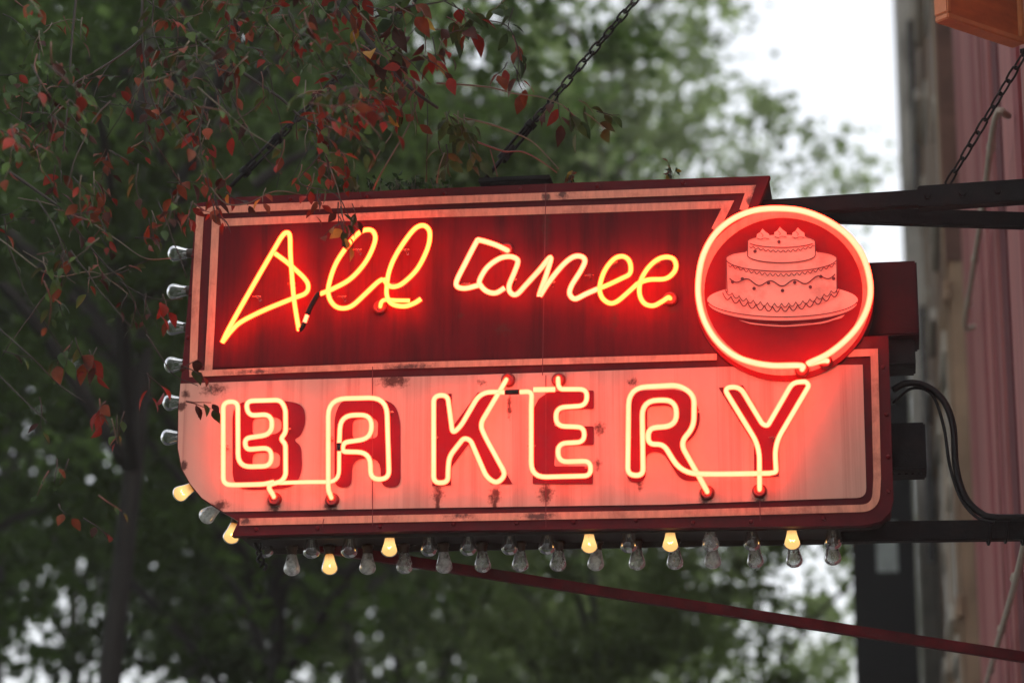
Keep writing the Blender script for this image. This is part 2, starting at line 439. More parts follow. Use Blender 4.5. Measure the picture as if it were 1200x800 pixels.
# painted block letters under the tubes
def painted(outer, holes=()):
    bm = bmesh.new()
    add_sheet(bm, [outer] + list(holes), .005)
    return link('painted_letter', bm, MAT['letter_red'], sign)
fl = lambda pts, r=.02: fillet(LP(pts), r, 4, True)
painted(fl(c4_([(310, 235), (520, 232), (590, 250), (596, 320), (575, 370), (548, 385), (578, 410), (582, 500), (560, 560), (500, 577), (310, 580)]), .06),
        [fl(c4_([(388, 300), (480, 296), (502, 310), (502, 345), (480, 362), (388, 372)])), fl(c4_([(388, 436), (480, 432), (496, 446), (494, 486), (478, 496), (388, 496)]))])
painted(fl(c4_([(708, 570), (708, 290), (735, 228), (880, 222), (945, 245), (965, 310), (966, 570), (890, 571), (886, 456), (778, 458), (774, 572)]), .04),
        [fl(c4_([(778, 305), (860, 298), (878, 315), (876, 372), (858, 380), (778, 385)]))])
painted(LP(c5([(96, 212), (165, 205), (168, 335), (268, 200), (345, 200), (278, 338), (402, 557), (318, 557), (232, 400), (163, 492), (163, 562), (90, 565)])))
painted(fl(c5([(482, 557), (482, 270), (505, 225), (548, 196), (720, 192), (720, 264), (570, 268), (566, 332), (720, 332), (720, 405), (570, 408), (566, 488), (717, 488), (717, 557)]), .006))
painted(fl(c5([(850, 552), (856, 195), (1050, 188), (1108, 215), (1134, 275), (1132, 330), (1105, 378), (1072, 398), (1150, 545), (1062, 545), (990, 432), (925, 432), (922, 550)]), .03),
        [fl(c5([(928, 255), (1010, 250), (1036, 268), (1036, 330), (1012, 345), (928, 350)]))])
painted(LP(c6([(208, 182), (302, 172), (395, 332), (492, 168), (566, 172), (442, 395), (442, 528), (346, 530), (346, 402)])))

# round cake emblem
ell = lambda cx, cy, rx, ry, n=64, w=0: [L(780 + .3501 * (cx + rx * math.cos(2 * math.pi * k / n)), 180 + .3501 * (cy + ry * math.sin(2 * math.pi * k / n)), w) for k in range(n)]
disc_loop = ell(397, 471, 301, 292)
bm = bmesh.new(); add_prism(bm, disc_loop, .008, -.3, cap1=False); medal = link('emblem_disc', bm, MAT['disc_red'], sign)
bm = bmesh.new()
add_ribbon(bm, ell(395, 467, 280, 263), 30 * .3501 / 350, .0105, closed=True)
link('painted_ring', bm, MAT['stripe'], medal)
# the cake: tiers, plate, dollops and its drawn lines
def arc3(cx, cy, rx, ry, a0, a1, n=24):
    return [(cx + rx * math.cos(R(a0 + (a1 - a0) * k / n)), cy + ry * math.sin(R(a0 + (a1 - a0) * k / n))) for k in range(n + 1)]
bm = bmesh.new()
Lc = lambda pts: LP(c3(pts))
plate = arc3(392, 493, 252, 55, 180, 360) + arc3(392, 500, 250, 62, 10, 170)
add_sheet(bm, [Lc(plate)], .0112)
add_sheet(bm, [Lc([(245, 560), (300, 570), (400, 576), (520, 566), (600, 542), (590, 552), (520, 574), (400, 583), (300, 577)])], .0112)
add_sheet(bm, [Lc(arc3(388, 357, 185, 34, 180, 360) + arc3(388, 470, 184, 48, 0, 180))], .0127)
add_sheet(bm, [Lc(arc3(388, 298, 112, 22, 180, 360) + arc3(388, 345, 113, 25, 0, 180))], .0142)
for (x, y) in ((327, 276), (385, 270), (445, 272)):
    add_sheet(bm, [Lc([(x - 22, y + 14), (x - 20, y - 2), (x - 10, y - 8), (x - 2, y - 20), (x + 8, y - 10), (x + 20, y - 2), (x + 22, y + 14), (x, y + 20)])], .0157)
link('painted_cake', bm, MAT['cake'], medal)
bm = bmesh.new()
def ln(pts, wd=3.2, n=4, h=.0172):
    add_ribbon(bm, catmull(Lc(pts), n), wd * .3501 / 350, h)
def wave(x0, x1, y0, y1, sag, amp, cyc, sc_=False, n=None):
    n = n or int(cyc * 8)
    out = []
    for k in range(n + 1):
        t = k / n
        a = math.sin(2 * math.pi * cyc * t)
        if sc_: a = abs(math.sin(math.pi * cyc * t)) * 2 - 1
        out.append((x0 + (x1 - x0) * t, y0 + (y1 - y0) * t + sag * 4 * t * (1 - t) + amp * a))
    return out
ln(arc3(388, 298, 112, 21, 20, 160)); ln([(276, 298), (275, 345)]); ln(arc3(388, 345, 113, 25, 0, 180)); ln([(501, 298), (502, 345)])
ln(arc3(388, 298, 112, 20, 180, 222)); ln(arc3(388, 298, 112, 20, 318, 360))
ln(wave(282, 498, 316, 314, 17, 3, 13), 2.6, 2)
ln(arc3(388, 357, 185, 42, 8, 172)); ln([(204, 352), (207, 470)]); ln([(573, 352), (574, 470)]); ln(arc3(388, 352, 185, 24, 180, 230), 2.6); ln(arc3(388, 352, 185, 24, 310, 360), 2.6)
ln(wave(212, 570, 378, 376, 34, 4, 20), 2.4, 2); ln(wave(215, 568, 422, 408, 24, 9, 4.5), 4.0, 3)
ln(wave(192, 582, 478, 468, 52, 8, 14, True), 3.4, 2); ln(wave(200, 578, 466, 458, 50, 6, 16, True), 2.6, 2)
ln(arc3(392, 493, 252, 58, 8, 172), 3.6); ln(arc3(392, 506, 249, 58, 12, 168), 2.2); ln([(245, 560), (300, 571), (400, 578), (520, 567), (600, 542)], 2.4)
ln([(255, 568), (300, 577), (400, 584), (520, 574), (570, 560)], 2.4)
for (x, y) in ((225, 434), (297, 456), (345, 437), (392, 463), (433, 436), (485, 451), (520, 416), (563, 423), (258, 424), (300, 332), (380, 300)):
    add_sheet(bm, [Lc(arc3(x, y, 6, 6, 0, 330, 8))], .0172)
for (x, y) in ((327, 276), (385, 270), (445, 272)):
    ln([(x - 20, y + 12), (x - 8, y + 16), (x + 4, y + 12), (x + 20, y + 14)], 2.2); ln([(x - 8, y - 6), (x, y + 2), (x - 4, y + 8)], 2.0)
link('cake_outline', bm, MAT['line'], medal)

# neon tubes
TW = .062
def tube(name, pts, m, r=.0100, w=TW, mode='c', fr=.05, n=7):
    r *= .92
    P = LP(pts, w)
    P = catmull(P, n) if mode == 'c' else fillet(P, fr, 6)
    bm = bmesh.new(); add_tube(bm, P, r * .64, 8); add_tube(bm, P, r * .95, 12, mi=1)
    return link(name, bm, [m, MAT[{'neon_gas_yellow': 'shell_yellow', 'neon_gas_pale': 'shell_pale'}[m.name]]], sign, True)
Y_, P_ = MAT['neon_yellow'], MAT['neon_pale']
tube('script_letter', c1([(475, 390), (530, 432), (588, 486), (604, 518), (592, 546), (540, 567), (430, 612), (345, 655), (305, 690), (272, 732)]), Y_, w=.050)
tube('script_letter', c1([(268, 738), (300, 672), (400, 495), (470, 375), (500, 325), (518, 309), (532, 322), (535, 400), (546, 545), (556, 620), (568, 690)]), Y_, w=TW)
tube('script_letter', c1([(650, 548), (700, 528), (770, 488), (830, 420), (864, 345), (860, 308), (838, 297), (805, 308), (765, 350), (712, 430), (684, 515), (686, 562), (708, 594), (740, 604), (778, 592), (830, 545), (872, 505), (897, 489)]), Y_)
tube('script_letter', c1([(897, 489), (915, 512), (938, 520), (975, 505), (1030, 450), (1070, 370), (1079, 312), (1064, 285), (1038, 283), (1005, 310), (950, 390), (920, 460), (910, 530), (915, 566), (936, 589), (980, 596), (1018, 584), (1045, 567)]), Y_)
tube('tube_end', c1([(1000, 574), (950, 573), (905, 571), (890, 580), (885, 600, .0)]), Y_, r=.009, w=.045)
tube('script_letter', c2([(312, 378, .0), (312, 376, .05), (262, 354), (206, 338), (194, 346), (150, 430), (118, 495), (120, 519), (150, 526), (195, 516), (210, 512)]), P_, r=.0108, w=.058)
tube('script_letter', c2([(305, 524), (270, 544), (236, 538), (212, 516), (207, 494), (235, 446), (280, 412), (318, 402), (346, 408), (356, 424), (342, 465), (322, 515), (328, 543), (352, 549), (388, 512), (440, 455), (484, 405), (470, 465), (440, 555), (480, 498), (532, 435), (572, 404), (604, 402), (618, 420), (600, 460), (566, 515), (559, 548), (580, 567), (622, 548), (668, 528)]), P_, r=.0108)
tube('script_letter', c2([(668, 528), (705, 514), (760, 488), (792, 470), (797, 440), (786, 412), (760, 401), (728, 415), (694, 460), (676, 520), (684, 560), (712, 583), (742, 578), (785, 543), (825, 506)]), Y_)
tube('script_letter', c2([(825, 506), (870, 492), (930, 489), (962, 468), (974, 440), (964, 412), (935, 404), (900, 415), (862, 450), (835, 500), (832, 550), (850, 584), (884, 594), (918, 578), (943, 562), (952, 566, .0)]), Y_)
def fade_black(name, pts, r=.0104, w=TW):
    bm = bmesh.new(); add_tube(bm, catmull(LP(pts, w), 4), r, 10); return link(name, bm, MAT['rubber'], sign, True)
tube('tube_end', c1([(588, 662), (600, 630)]), P_, r=.009)
fade_black('blackout_paint', c1([(600, 630), (612, 600), (640, 552), (652, 548)]), .0096)
fade_black('blackout_paint', c1([(568, 690), (578, 682), (590, 660)]), .0085)
# BAKERY
tube('block_letter', c4_([(470, 608, .0), (468, 600, .03), (450, 572, .05), (455, 558), (500, 546), (516, 522), (515, 400), (496, 380), (516, 355), (515, 262), (495, 228), (360, 232), (370, 290), (462, 283), (462, 362), (356, 378), (360, 422), (460, 414), (460, 486), (330, 490), (329, 234), (272, 236), (272, 558), (330, 560), (430, 557), (470, 548)]), P_, mode='f', fr=.045)
tube('block_letter', c4_([(695, 612, .0), (692, 602, .03), (682, 580), (682, 224), (910, 218), (920, 536), (848, 538), (846, 432), (736, 430), (742, 394), (850, 378), (852, 286), (730, 288), (725, 400)]), P_, mode='f', fr=.06)
tube('block_letter', c4_([(725, 424), (724, 548), (600, 548), (490, 552)]), P_, mode='f', fr=.04, r=.0085, w=.048)
fade_black('blackout_paint', c4_([(725, 398), (725, 426)]), .0102)
tube('block_letter', c5([(378, 148, .0), (376, 152, .05), (345, 205), (274, 325), (298, 378), (376, 520), (340, 556), (300, 528), (238, 385), (212, 376), (155, 448), (150, 500), (150, 550), (94, 552), (94, 212), (148, 208), (168, 360), (200, 330), (278, 196), (372, 198)]), P_, mode='f', fr=.05)
fade_black('blackout_paint', c5([(372, 198), (430, 197)]), .0085)
tube('block_letter', c5([(430, 197), (478, 195), (475, 240), (475, 530), (708, 524), (706, 466), (582, 470), (578, 398), (682, 392), (682, 334), (572, 330), (572, 258), (690, 250), (694, 186), (590, 186), (581, 172), (580, 150, .04), (580, 142, .0)]), P_, mode='f', fr=.05)
tube('tube_end', c5([(484, 188), (568, 187)]), P_, r=.011, w=.058)
tube('block_letter', c5([(1163, 588, .0), (1160, 580, .04), (1120, 508), (1056, 395), (1110, 335), (1112, 210), (1055, 170), (856, 180), (852, 520), (912, 524), (908, 230), (1040, 228), (1044, 328), (932, 338), (932, 402), (992, 400), (1062, 515), (1200, 518), (1410, 514)]), MAT['neon_pale'], r=.0106, mode='f', fr=.06)
tube('block_letter', c6([(410, 513), (432, 510), (426, 400), (560, 172), (548, 156), (496, 160), (398, 330), (378, 322), (290, 176), (226, 180), (366, 408), (367, 560), (367, 570, .03), (367, 580, .0)]), P_, mode='f', fr=.045)
# ring
ringpts = c3([(545, 694, .015), (525, 692, .05), (478, 702), (540, 672), (600, 626), (650, 568), (680, 500), (684, 430), (661, 345), (612, 276), (542, 225), (462, 193), (380, 184), (300, 190), (225, 219), (165, 270), (126, 340), (110, 420), (112, 495), (134, 568), (175, 630), (230, 675), (290, 698), (360, 709), (452, 709), (457, 722, .015)])
P = catmull(LP(ringpts, .075), 6); bm = bmesh.new(); add_tube(bm, P, .0070, 8); add_tube(bm, P, .0105, 12, mi=1); link('neon_ring', bm, [MAT['neon_ring'], MAT['shell_ring']], sign, True)
# sockets the tubes go into
def socket(p, r=.021, w0=.001):
    bm = bmesh.new()
    M = Matrix.Translation((p.x, -w0, p.z)) @ Matrix.Rotation(R(90), 4, 'X')
    add_lathe(bm, [(r * 1.15, 0), (r * 1.15, .008), (r, .018), (r * .72, .020), (r * .62, .006)], 18, M)
    link('tube_socket', bm, MAT['cup'], sign)
for cc, x, y in ((c4_, 474, 618), (c4_, 699, 620), (c5, 386, 152), (c5, 583, 152), (c5, 1163, 592), (c6, 367, 585), (c1, 886, 603), (c2, 952, 570), (c2, 314, 378)):
    q = cc([(x, y)])[0]; socket(L(q[0], q[1]))
for x, y in ((457, 728), (535, 700)):
    q = c3([(x, y)])[0]; socket(L(q[0], q[1]), .021, .012)
# glass stand-offs holding the tubes
def standoff(px, py, w0=.001):
    p = L(px, py, TW); bm = bmesh.new()
    add_tube(bm, [(p.x, -w0, p.z - .004), (p.x, -TW + .012, p.z - .004)], .0045, 8)
    add_tube(bm, [(p.x - .014, -TW + .010, p.z - .004), (p.x + .014, -TW + .010, p.z - .004)], .003, 6)
    link('tube_standoff', bm, MAT['glass'], sign, True)
for q in ((300, 345), (341, 330), (400, 345), (418, 290), (474, 290), (459, 330), (545, 330), (600, 325), (645, 328), (690, 320), (718, 305), (768, 305),
          (262, 520), (335, 500), (385, 510), (455, 480), (508, 510), (590, 550), (622, 520), (690, 545), (735, 510), (815, 480), (905, 510), (880, 470)):
    standoff(*q)

# ---- bulbs
GL_PROF = [(.0160, -.016), (.0178, -.026), (.0215, -.042), (.0262, -.056), (.0285, -.066), (.0275, -.0745), (.0225, -.082), (.0130, -.0885), (.0040, -.0905)]
def bulb_mesh(m):
    bm = bmesh.new(); add_lathe(bm, GL_PROF, 22)
    me = bpy.data.meshes.new('light_bulb'); bm.to_mesh(me); bm.free(); me.materials.append(m)
    for p in me.polygons: p.use_smooth = True
    return me
BM = {k: bulb_mesh(MAT[k]) for k in ('glass', 'dusty', 'frost', 'lit')}
def plain(fn, name, m):
    bm = bmesh.new(); fn(bm); me = bpy.data.meshes.new(name); bm.to_mesh(me); bm.free(); me.materials.append(m); return me
sock_me = plain(lambda b: add_lathe(b, [(.021, .012), (.021, .002), (.0175, 0), (.0165, -.020), (.0145, -.022)], 18), 'socket', MAT['brass'])
def fil(b):
    add_tube(b, [(-.004, 0, -.02), (-.010, 0, -.055)], .0009, 5); add_tube(b, [(.004, 0, -.02), (.010, 0, -.055)], .0009, 5)
    add_lathe(b, [(.0055, -.018), (.005, -.034), (.002, -.040)], 8)
stem_me = plain(fil, 'glass_stem', MAT['wire'])
fila_me = plain(lambda b: add_tube(b, [(-.010, 0, -.055), (-.005, .002, -.061), (0, 0, -.057), (.005, -.002, -.061), (.010, 0, -.055)], .0016, 6), 'filament', MAT['filament'])
rnd = random.Random(4)
def bulb(px, py, w, ang, kind):
    """px,py the middle of the bulb's glass; ang the lean of its axis from straight down, towards the left"""
    d = Vector((-math.sin(R(ang)), 0, -math.cos(R(ang))))
    c = L(px, py, w) - d * .060
    M = Matrix.Translation(c) @ Matrix.Rotation(R(ang), 4, 'Y') @ Matrix.Rotation(rnd.uniform(0, 3.1), 4, 'Z') @ Matrix.Rotation(R(rnd.uniform(-2.5, 2.5)), 4, 'X')
    o = bpy.data.objects.new('light_bulb', BM[kind]); COL.objects.link(o); o.parent = sign; o.matrix_local = M
    if kind == 'lit': o['label'] = 'lit warm yellow bulb'
    elif kind == 'frost': o['label'] = 'unlit frosted white bulb'
    for nm, me in (('socket', sock_me), ('glass_stem', stem_me)) + ((('filament', fila_me),) if kind == 'lit' else ()):
        s = bpy.data.objects.new(nm, me); COL.objects.link(s); s.parent = o
fx = [365, 410, 456, 503, 549, 597, 641, 690, 737, 785, 833, 881, 928, 976]
for x in fx:
    y = 643.5 - (x - 365) * .0175
    bulb(x, y, -.075, rnd.uniform(-2, 2), 'lit' if x in (456, 690, 785, 928) else rnd.choice(('glass', 'glass', 'dusty')))
bx = [311, 342, 386, 431, 474, 520, 565, 610, 654, 699, 746, 791, 835, 885, 930, 976]
for x in bx:
    y = 664 - (x - 340) * .0165
    if x == 311: y -= 22
    if x == 976: y -= 2
    bulb(x, y, -.27, rnd.uniform(-3, 3), 'lit' if x == 386 else 'glass' if x == 311 else rnd.choice(('dusty', 'dusty', 'frost') if x < 980 else ('glass',)))
for x, y in ((207, 297), (206, 341), (204, 384), (203, 427), (201, 471), (199, 512)):
    bulb(x, y, -.13, 90 + rnd.uniform(-3, 3), 'glass')
bulb(213, 577, -.12, 62, 'lit'); bulb(244, 603, -.12, 50, 'frost'); bulb(272, 627, -.12, 14, 'lit')
# rear boxes and cables that belong to the sign
def lbox(name, x0, y0, x1, y1, w0, w1, m):
    a, b = L(x0, y1, w0), L(x1, y0, w0)
    bm = bmesh.new(); add_box(bm, (a.x, -w0, a.z), (b.x, -w1, b.z)); bevel(bm, .006)
    return link(name, bm, m, sign)
lbox('rear_housing', 985, 305, 1074, 395, -.10, -.33, MAT['boxred'])
lbox('junction_box', 1030, 396, 1072, 428, -.14, -.30, MAT['black'])
lbox('transformer_box', 1040, 494, 1084, 550, -.13, -.31, MAT['black'])
bm = bmesh.new()
for k in range(5):
    q = L(1046 + k * 8, 551, -.2); add_lathe(bm, [(.006, -.014), (.006, .0)], 8, Matrix.Translation(q))
link('terminal', bm, MAT['black'], sign)
bm = bmesh.new()
add_tube(bm, catmull(LP([(296, 622, -.2), (300, 640, -.2), (306, 648, -.19), (302, 656, -.2), (312, 662, -.2), (309, 668, -.2)]), 6), .006, 6)
add_tube(bm, catmull(LP([(300, 622, -.2), (306, 640, -.2), (301, 648, -.2), (309, 655, -.19), (305, 664, -.2)]), 6), .005, 6)
link('loose_wire', bm, MAT['rubber'], sign, True)
bm = bmesh.new()
a = L(560, 211, -.05); b = L(652, 214, -.2)
v = LP([(558, 209, -.10), (600, 209.5, -.10), (645, 212.5, -.10), (600, 214, -.05)])
add_box(bm, (L(561, 213, -.1).x, .09, L(561, 213, -.1).z - .005), (L(645, 213, -.1).x, .25, L(561, 213, -.1).z + .012)); bevel(bm, .003)
link('anchor_plate', bm, MAT['black'], sign)

# ------------------------------------------------------------------ brackets, chains, cable, brace
def to_wall(p0, p1, inset=0.0):
    t = (U_WALL - inset - p0.x) / (p1.x - p0.x)
    return p0 + (p1 - p0) * t
def bracket(name, px0, px1, label, width, height, sleeve=None, m='black'):
    p0 = L(*px0); p1 = to_wall(p0, L(*px1), .012)
    e = empty(name, SIGN_M @ Matrix.Translation(p1)); tag(e, label, 'bracket')
    o = p1
    bm = bmesh.new(); add_bar(bm, p0 - o, p1 - o, width, height); bevel(bm, .004)
    # angle-iron flange
    add_bar(bm, p0 - o + Vector((0, width * .5 + .012, height * .5 - .004)), p1 - o + Vector((0, width * .5 + .012, height * .5 - .004)), .03, .008)
    link('beam', bm, MAT[m], e)
    bm = bmesh.new(); add_box(bm, (.0, -.09, -.12), (.012, .09, .12))
    for s in (-1, 1):
        for t in (-1, 1): add_lathe(bm, [(.014, 0), (.012, .012)], 6, Matrix.Translation((-.0, .06 * s, .09 * t)) @ Matrix.Rotation(R(-90), 4, 'Y'))
    link('wall_plate', bm, MAT[m], e)
    if sleeve:
        a = p0 + (p1 - p0) * ((L(*sleeve).x - p0.x) / (p1.x - p0.x))
        bm = bmesh.new(); add_bar(bm, a - o, p1 - o - (p1 - p0).normalized() * .02, width + .016, height + .02); bevel(bm, .004)
        for k in range(3):
            q = a + (p1 - a) * (.08 + .3 * k)
            add_lathe(bm, [(.013, 0), (.011, .01)], 6, Matrix.Translation(q - o + Vector((0, -width / 2 - .008, 0))) @ Matrix.Rotation(R(90), 4, 'X'))
        link('sleeve', bm, MAT[m], e)
    return e
bracket('support_beam', (868, 247, -.10), (1200, 225, -.02), 'black steel beam sloping up from the emblem under the right chain', .04, .056, (1076, 230, -.05))
bracket('support_beam', (905, 250, -.22), (1200, 259, -.42), 'thin black steel beam sloping down behind the chain beam', .035, .056)
lower = bracket('support_beam', (985, 624, -.20), (1200, 621, -.26), 'black steel beam level with the row of bulbs and wrapped in cable', .05, .066)
# painted diagonal brace
p0 = L(372, 640, -.30); p1 = to_wall(p0, L(1200, 769, -.42), .012)
e = empty('diagonal_brace', SIGN_M @ Matrix.Translation(p1)); tag(e, 'long dark red diagonal brace running down to the right below the bulbs', 'brace')
bm = bmesh.new(); add_bar(bm, p0 - p1, Vector(), .010, .034); add_bar(bm, p0 - p1 + Vector((0, .021, -.0145)), Vector((0, .021, -.0145)), .032, .005); bevel(bm, .002)
link('angle_bar', bm, MAT['brace'], e)
bm = bmesh.new(); add_box(bm, (0, -.07, -.1), (.012, .09, .1)); link('wall_plate', bm, MAT['black'], e)
# power cable
cb = [(1046, 457, -.2), (1062, 449, -.2), (1085, 452, -.19), (1106, 470, -.18), (1117, 500, -.17), (1120, 545, -.17), (1130, 580, -.17), (1148, 600, -.17), (1170, 606, -.17), (1240, 604, -.2), (1330, 598, -.22)]
P = catmull(LP(cb), 6)
bm = bmesh.new()
add_tube(bm, P, .0115, 8)
add_tube(bm, catmull(LP([(1046, 472, -.22), (1068, 455, -.21), (1092, 462, -.19), (1106, 500, -.19), (1113, 545, -.18), (1126, 584, -.17), (1145, 606, -.16), (1165, 612, -.15)]), 6), .0055, 7)
for k, px in enumerate((1158, 1178, 1198, 1222)):     # turns taken round the beam
    q = L(px, 622, -.24); loop = []
    for j in range(17):
        a = 2 * math.pi * j / 16
        loop.append(q + Vector((.014 * (j / 16 - .5) * 2, .045 * math.sin(a), .045 * math.cos(a) + (.006 if k % 2 else 0))))
    add_tube(bm, loop, .0042, 6)
cable = link('power_cable', bm, MAT['rubber'], None, True, SIGN_M)
tag(cable, 'black power cable looping from the sign back down to the lower beam', 'cable')

def chain(px0, px1, label, tb=None, end=None, sag=.0, pitch=.046):
    p0 = L(*px0); p1 = to_wall(p0, L(*px1), .02) if end is None else end
    e = empty('support_chain', SIGN_M @ Matrix.Translation(p1)); tag(e, label, 'chain')
    d = p1 - p0; n = d.normalized(); tot = d.length
    s = n.cross(Vector((0, 1, 0))).normalized(); q = s.cross(n)
    start = 0.0
    if tb:
        bm = bmesh.new(); t0, t1 = tb
        for k in (-1, 1): add_tube(bm, [p0 - p1 + n * (t0 + .01) + s * .012 * k, p0 - p1 + n * (t1 - .01) + s * .012 * k], .0055, 6)
        for t in (t0, t1): add_bar(bm, p0 - p1 + n * (t - .012), p0 - p1 + n * (t + .012), .022, .036)
        add_tube(bm, [p0 - p1, p0 - p1 + n * (t0 + .06)], .0075, 6); add_tube(bm, [p0 - p1 + n * (t1 - .06), p0 - p1 + n * (t1 + .05)], .006, 6)
        link('turnbuckle', bm, MAT['black'], e, True); start = t1 + .03
    bm = bmesh.new(); k = 0; t = start
    hl, hw = .029, .0125
    while t < tot:
        c = p0 - p1 + n * (t + pitch / 2) + Vector((0, 0, -sag * math.sin(math.pi * t / tot)))
        base = 0 if k % 2 else 90
        a = R(base + 42 + 10 * math.sin(k * 1.7)); sa = s * math.cos(a) + q * math.sin(a)
        pts = []
        for j in range(13):
            b = 2 * math.pi * j / 12
            x, y = math.cos(b), math.sin(b)
            pts.append(c + n * ((hl - hw) * (1 if x > .01 else -1 if x < -.01 else 0) + hw * x) + sa * hw * y)
        add_tube(bm, pts, .0042, 6, cap=False)
        t += pitch; k += 1
    link('chain_links', bm, MAT['chain'], e, True)
    bm = bmesh.new(); add_lathe(bm, [(.03, .014), (.03, .004), (.012, 0), (.008, -.02)], 10, Matrix.Rotation(R(90), 4, 'Y') @ Matrix.Translation((0, 0, 0)))
    link('wall_anchor', bm, MAT['black'], e)
chain((566, 213, -.16), (745, 0, -.5), 'black iron chain rising from the middle of the sign top up to the right', (.13, .30))
chain((270, 219, -.16), (375, 112, -.42), 'black iron chain with turnbuckle rising behind leaves at the left corner of the sign', (.09, .29))
chain((1110, 216, -.08), (1200, 64, .02), 'short iron chain rising to the right from the upper steel beam', pitch=.05)

# small plants on top of the sign
def leafpoly(bm, base, d, nrm, ln_, wd, mi=0, fold=.25, jag=0):
    d = d.normalized(); s = d.cross(nrm).normalized(); nn = s.cross(d)
    prof = ((0, .02), (.16, .30), (.38, .5), (.6, .44), (.82, .22), (1.0, .0))
    mid = []; lt = []; rt = []
    for (t, w) in prof:
        c = base + d * (ln_ * t) - nn * (.28 * ln_ * t * t)
        mid.append(bm.verts.new(c))
        h = nn * (w * wd * fold)
        lt.append(bm.verts.new(c + s * w * wd + h) if w > 0 else mid[-1])
        rt.append(bm.verts.new(c - s * w * wd + h) if w > 0 else mid[-1])
    for i in range(len(prof) - 1):
        for side in (lt, rt):
            vs = [mid[i], mid[i + 1], side[i + 1], side[i]]
            u = []
            for v in vs:
                if v not in u: u.append(v)
            if len(u) >= 3:
                f = bm.faces.new(u if side is lt else u[::-1]); f.material_index = mi; f.smooth = True
LEAF = [leaf_mat('leaf_dark_green', (.022, .042, .012)), leaf_mat('leaf_green', (.040, .072, .018)), leaf_mat('leaf_red', (.125, .014, .008)),
        leaf_mat('leaf_rust', (.10, .026, .010)), leaf_mat('leaf_purple_brown', (.034, .012, .008)), leaf_mat('leaf_yellow', (.24, .15, .025))]
TWIG = [mat('twig_dark', (.022, .017, .013), .8, var=.4, scale=30), mat('twig_pale', (.085, .066, .042), .7, var=.4, scale=30), mat('twig_red', (.09, .026, .016), .6, var=.3, scale=30)]
rnd = random.Random(11)
def rv(): return Vector((rnd.uniform(-1, 1), rnd.uniform(-1, 1), rnd.uniform(-1, 1)))
for (px, py, n, hgt, lab) in ((787, 211, 5, .07, 'small curled brown sprout standing near the right end of the sign top'),
                              (668, 214, 5, .055, 'small leafy tuft on the sign top right of the chain'),
                              (500, 222, 9, .05, 'low patch of moss and leaves on the sign top left of the middle chain'),
                              (436, 226, 9, .06, 'ragged tuft of moss on the sign top at the foot of two bent twigs')):
    base = L(px, py, -.12); e = empty('sprout', SIGN_M @ Matrix.Translation(base)); tag(e, lab, 'plant')
    bs = bmesh.new(); bl = bmesh.new()
    wide = .1 if n > 6 else .03
    for k in range(n * (3 if n > 6 else 1)):
        b0 = Vector((rnd.uniform(-wide, wide), rnd.uniform(-.03, .03), -.012))
        if n < 6: b0 = Vector((0, 0, -.012))
        tip = b0 + Vector((rnd.uniform(-.02, .02), rnd.uniform(-.02, .02), hgt * rnd.uniform(.5, 1.1)))
        add_tube(bs, [b0, (b0 + tip) / 2 + rv() * .004, tip], .0012, 4)
        for j in range(2):
            leafpoly(bl, tip - Vector((0, 0, .012 * j)), rv() + Vector((0, 0, -.2)), rv(), rnd.uniform(.02, .038), rnd.uniform(.012, .02), 0 if n > 6 else rnd.choice((3, 5, 3, 0)))
    link('stem', bs, TWIG[1], e, True); link('leaves', bl, LEAF, e, True)

# ------------------------------------------------------------------ red-leaved tree at the upper left, in front
tree_base = Vector((-4.2, 8.6, 0))
ft = empty('red_leaved_tree', Matrix.Translation(tree_base))
tag(ft, 'thin dark twigs with red and green leaves hanging over the left end of the sign', 'tree')
def bend(pts, amp, seed):
    out = []
    for i, p in enumerate(pts):
        out.append(p + mnoise.noise_vector(p * 3.1 + Vector((seed, 0, 0))) * amp)
    return out
bm = bmesh.new()
top = Vector((-3.2, 8.4, 7.2))
tr = catmull([tree_base, Vector((-4.0, 8.6, 1.8)), Vector((-3.75, 8.5, 3.6)), Vector((-3.5, 8.4, 5.4)), top], 8)
tr = [p - tree_base for p in bend(tr, .05, 2)]
add_tube(bm, tr, [.17 - .11 * i / len(tr) for i in range(len(tr))], 12)
link('trunk', bm, TWIG[0], ft, True)
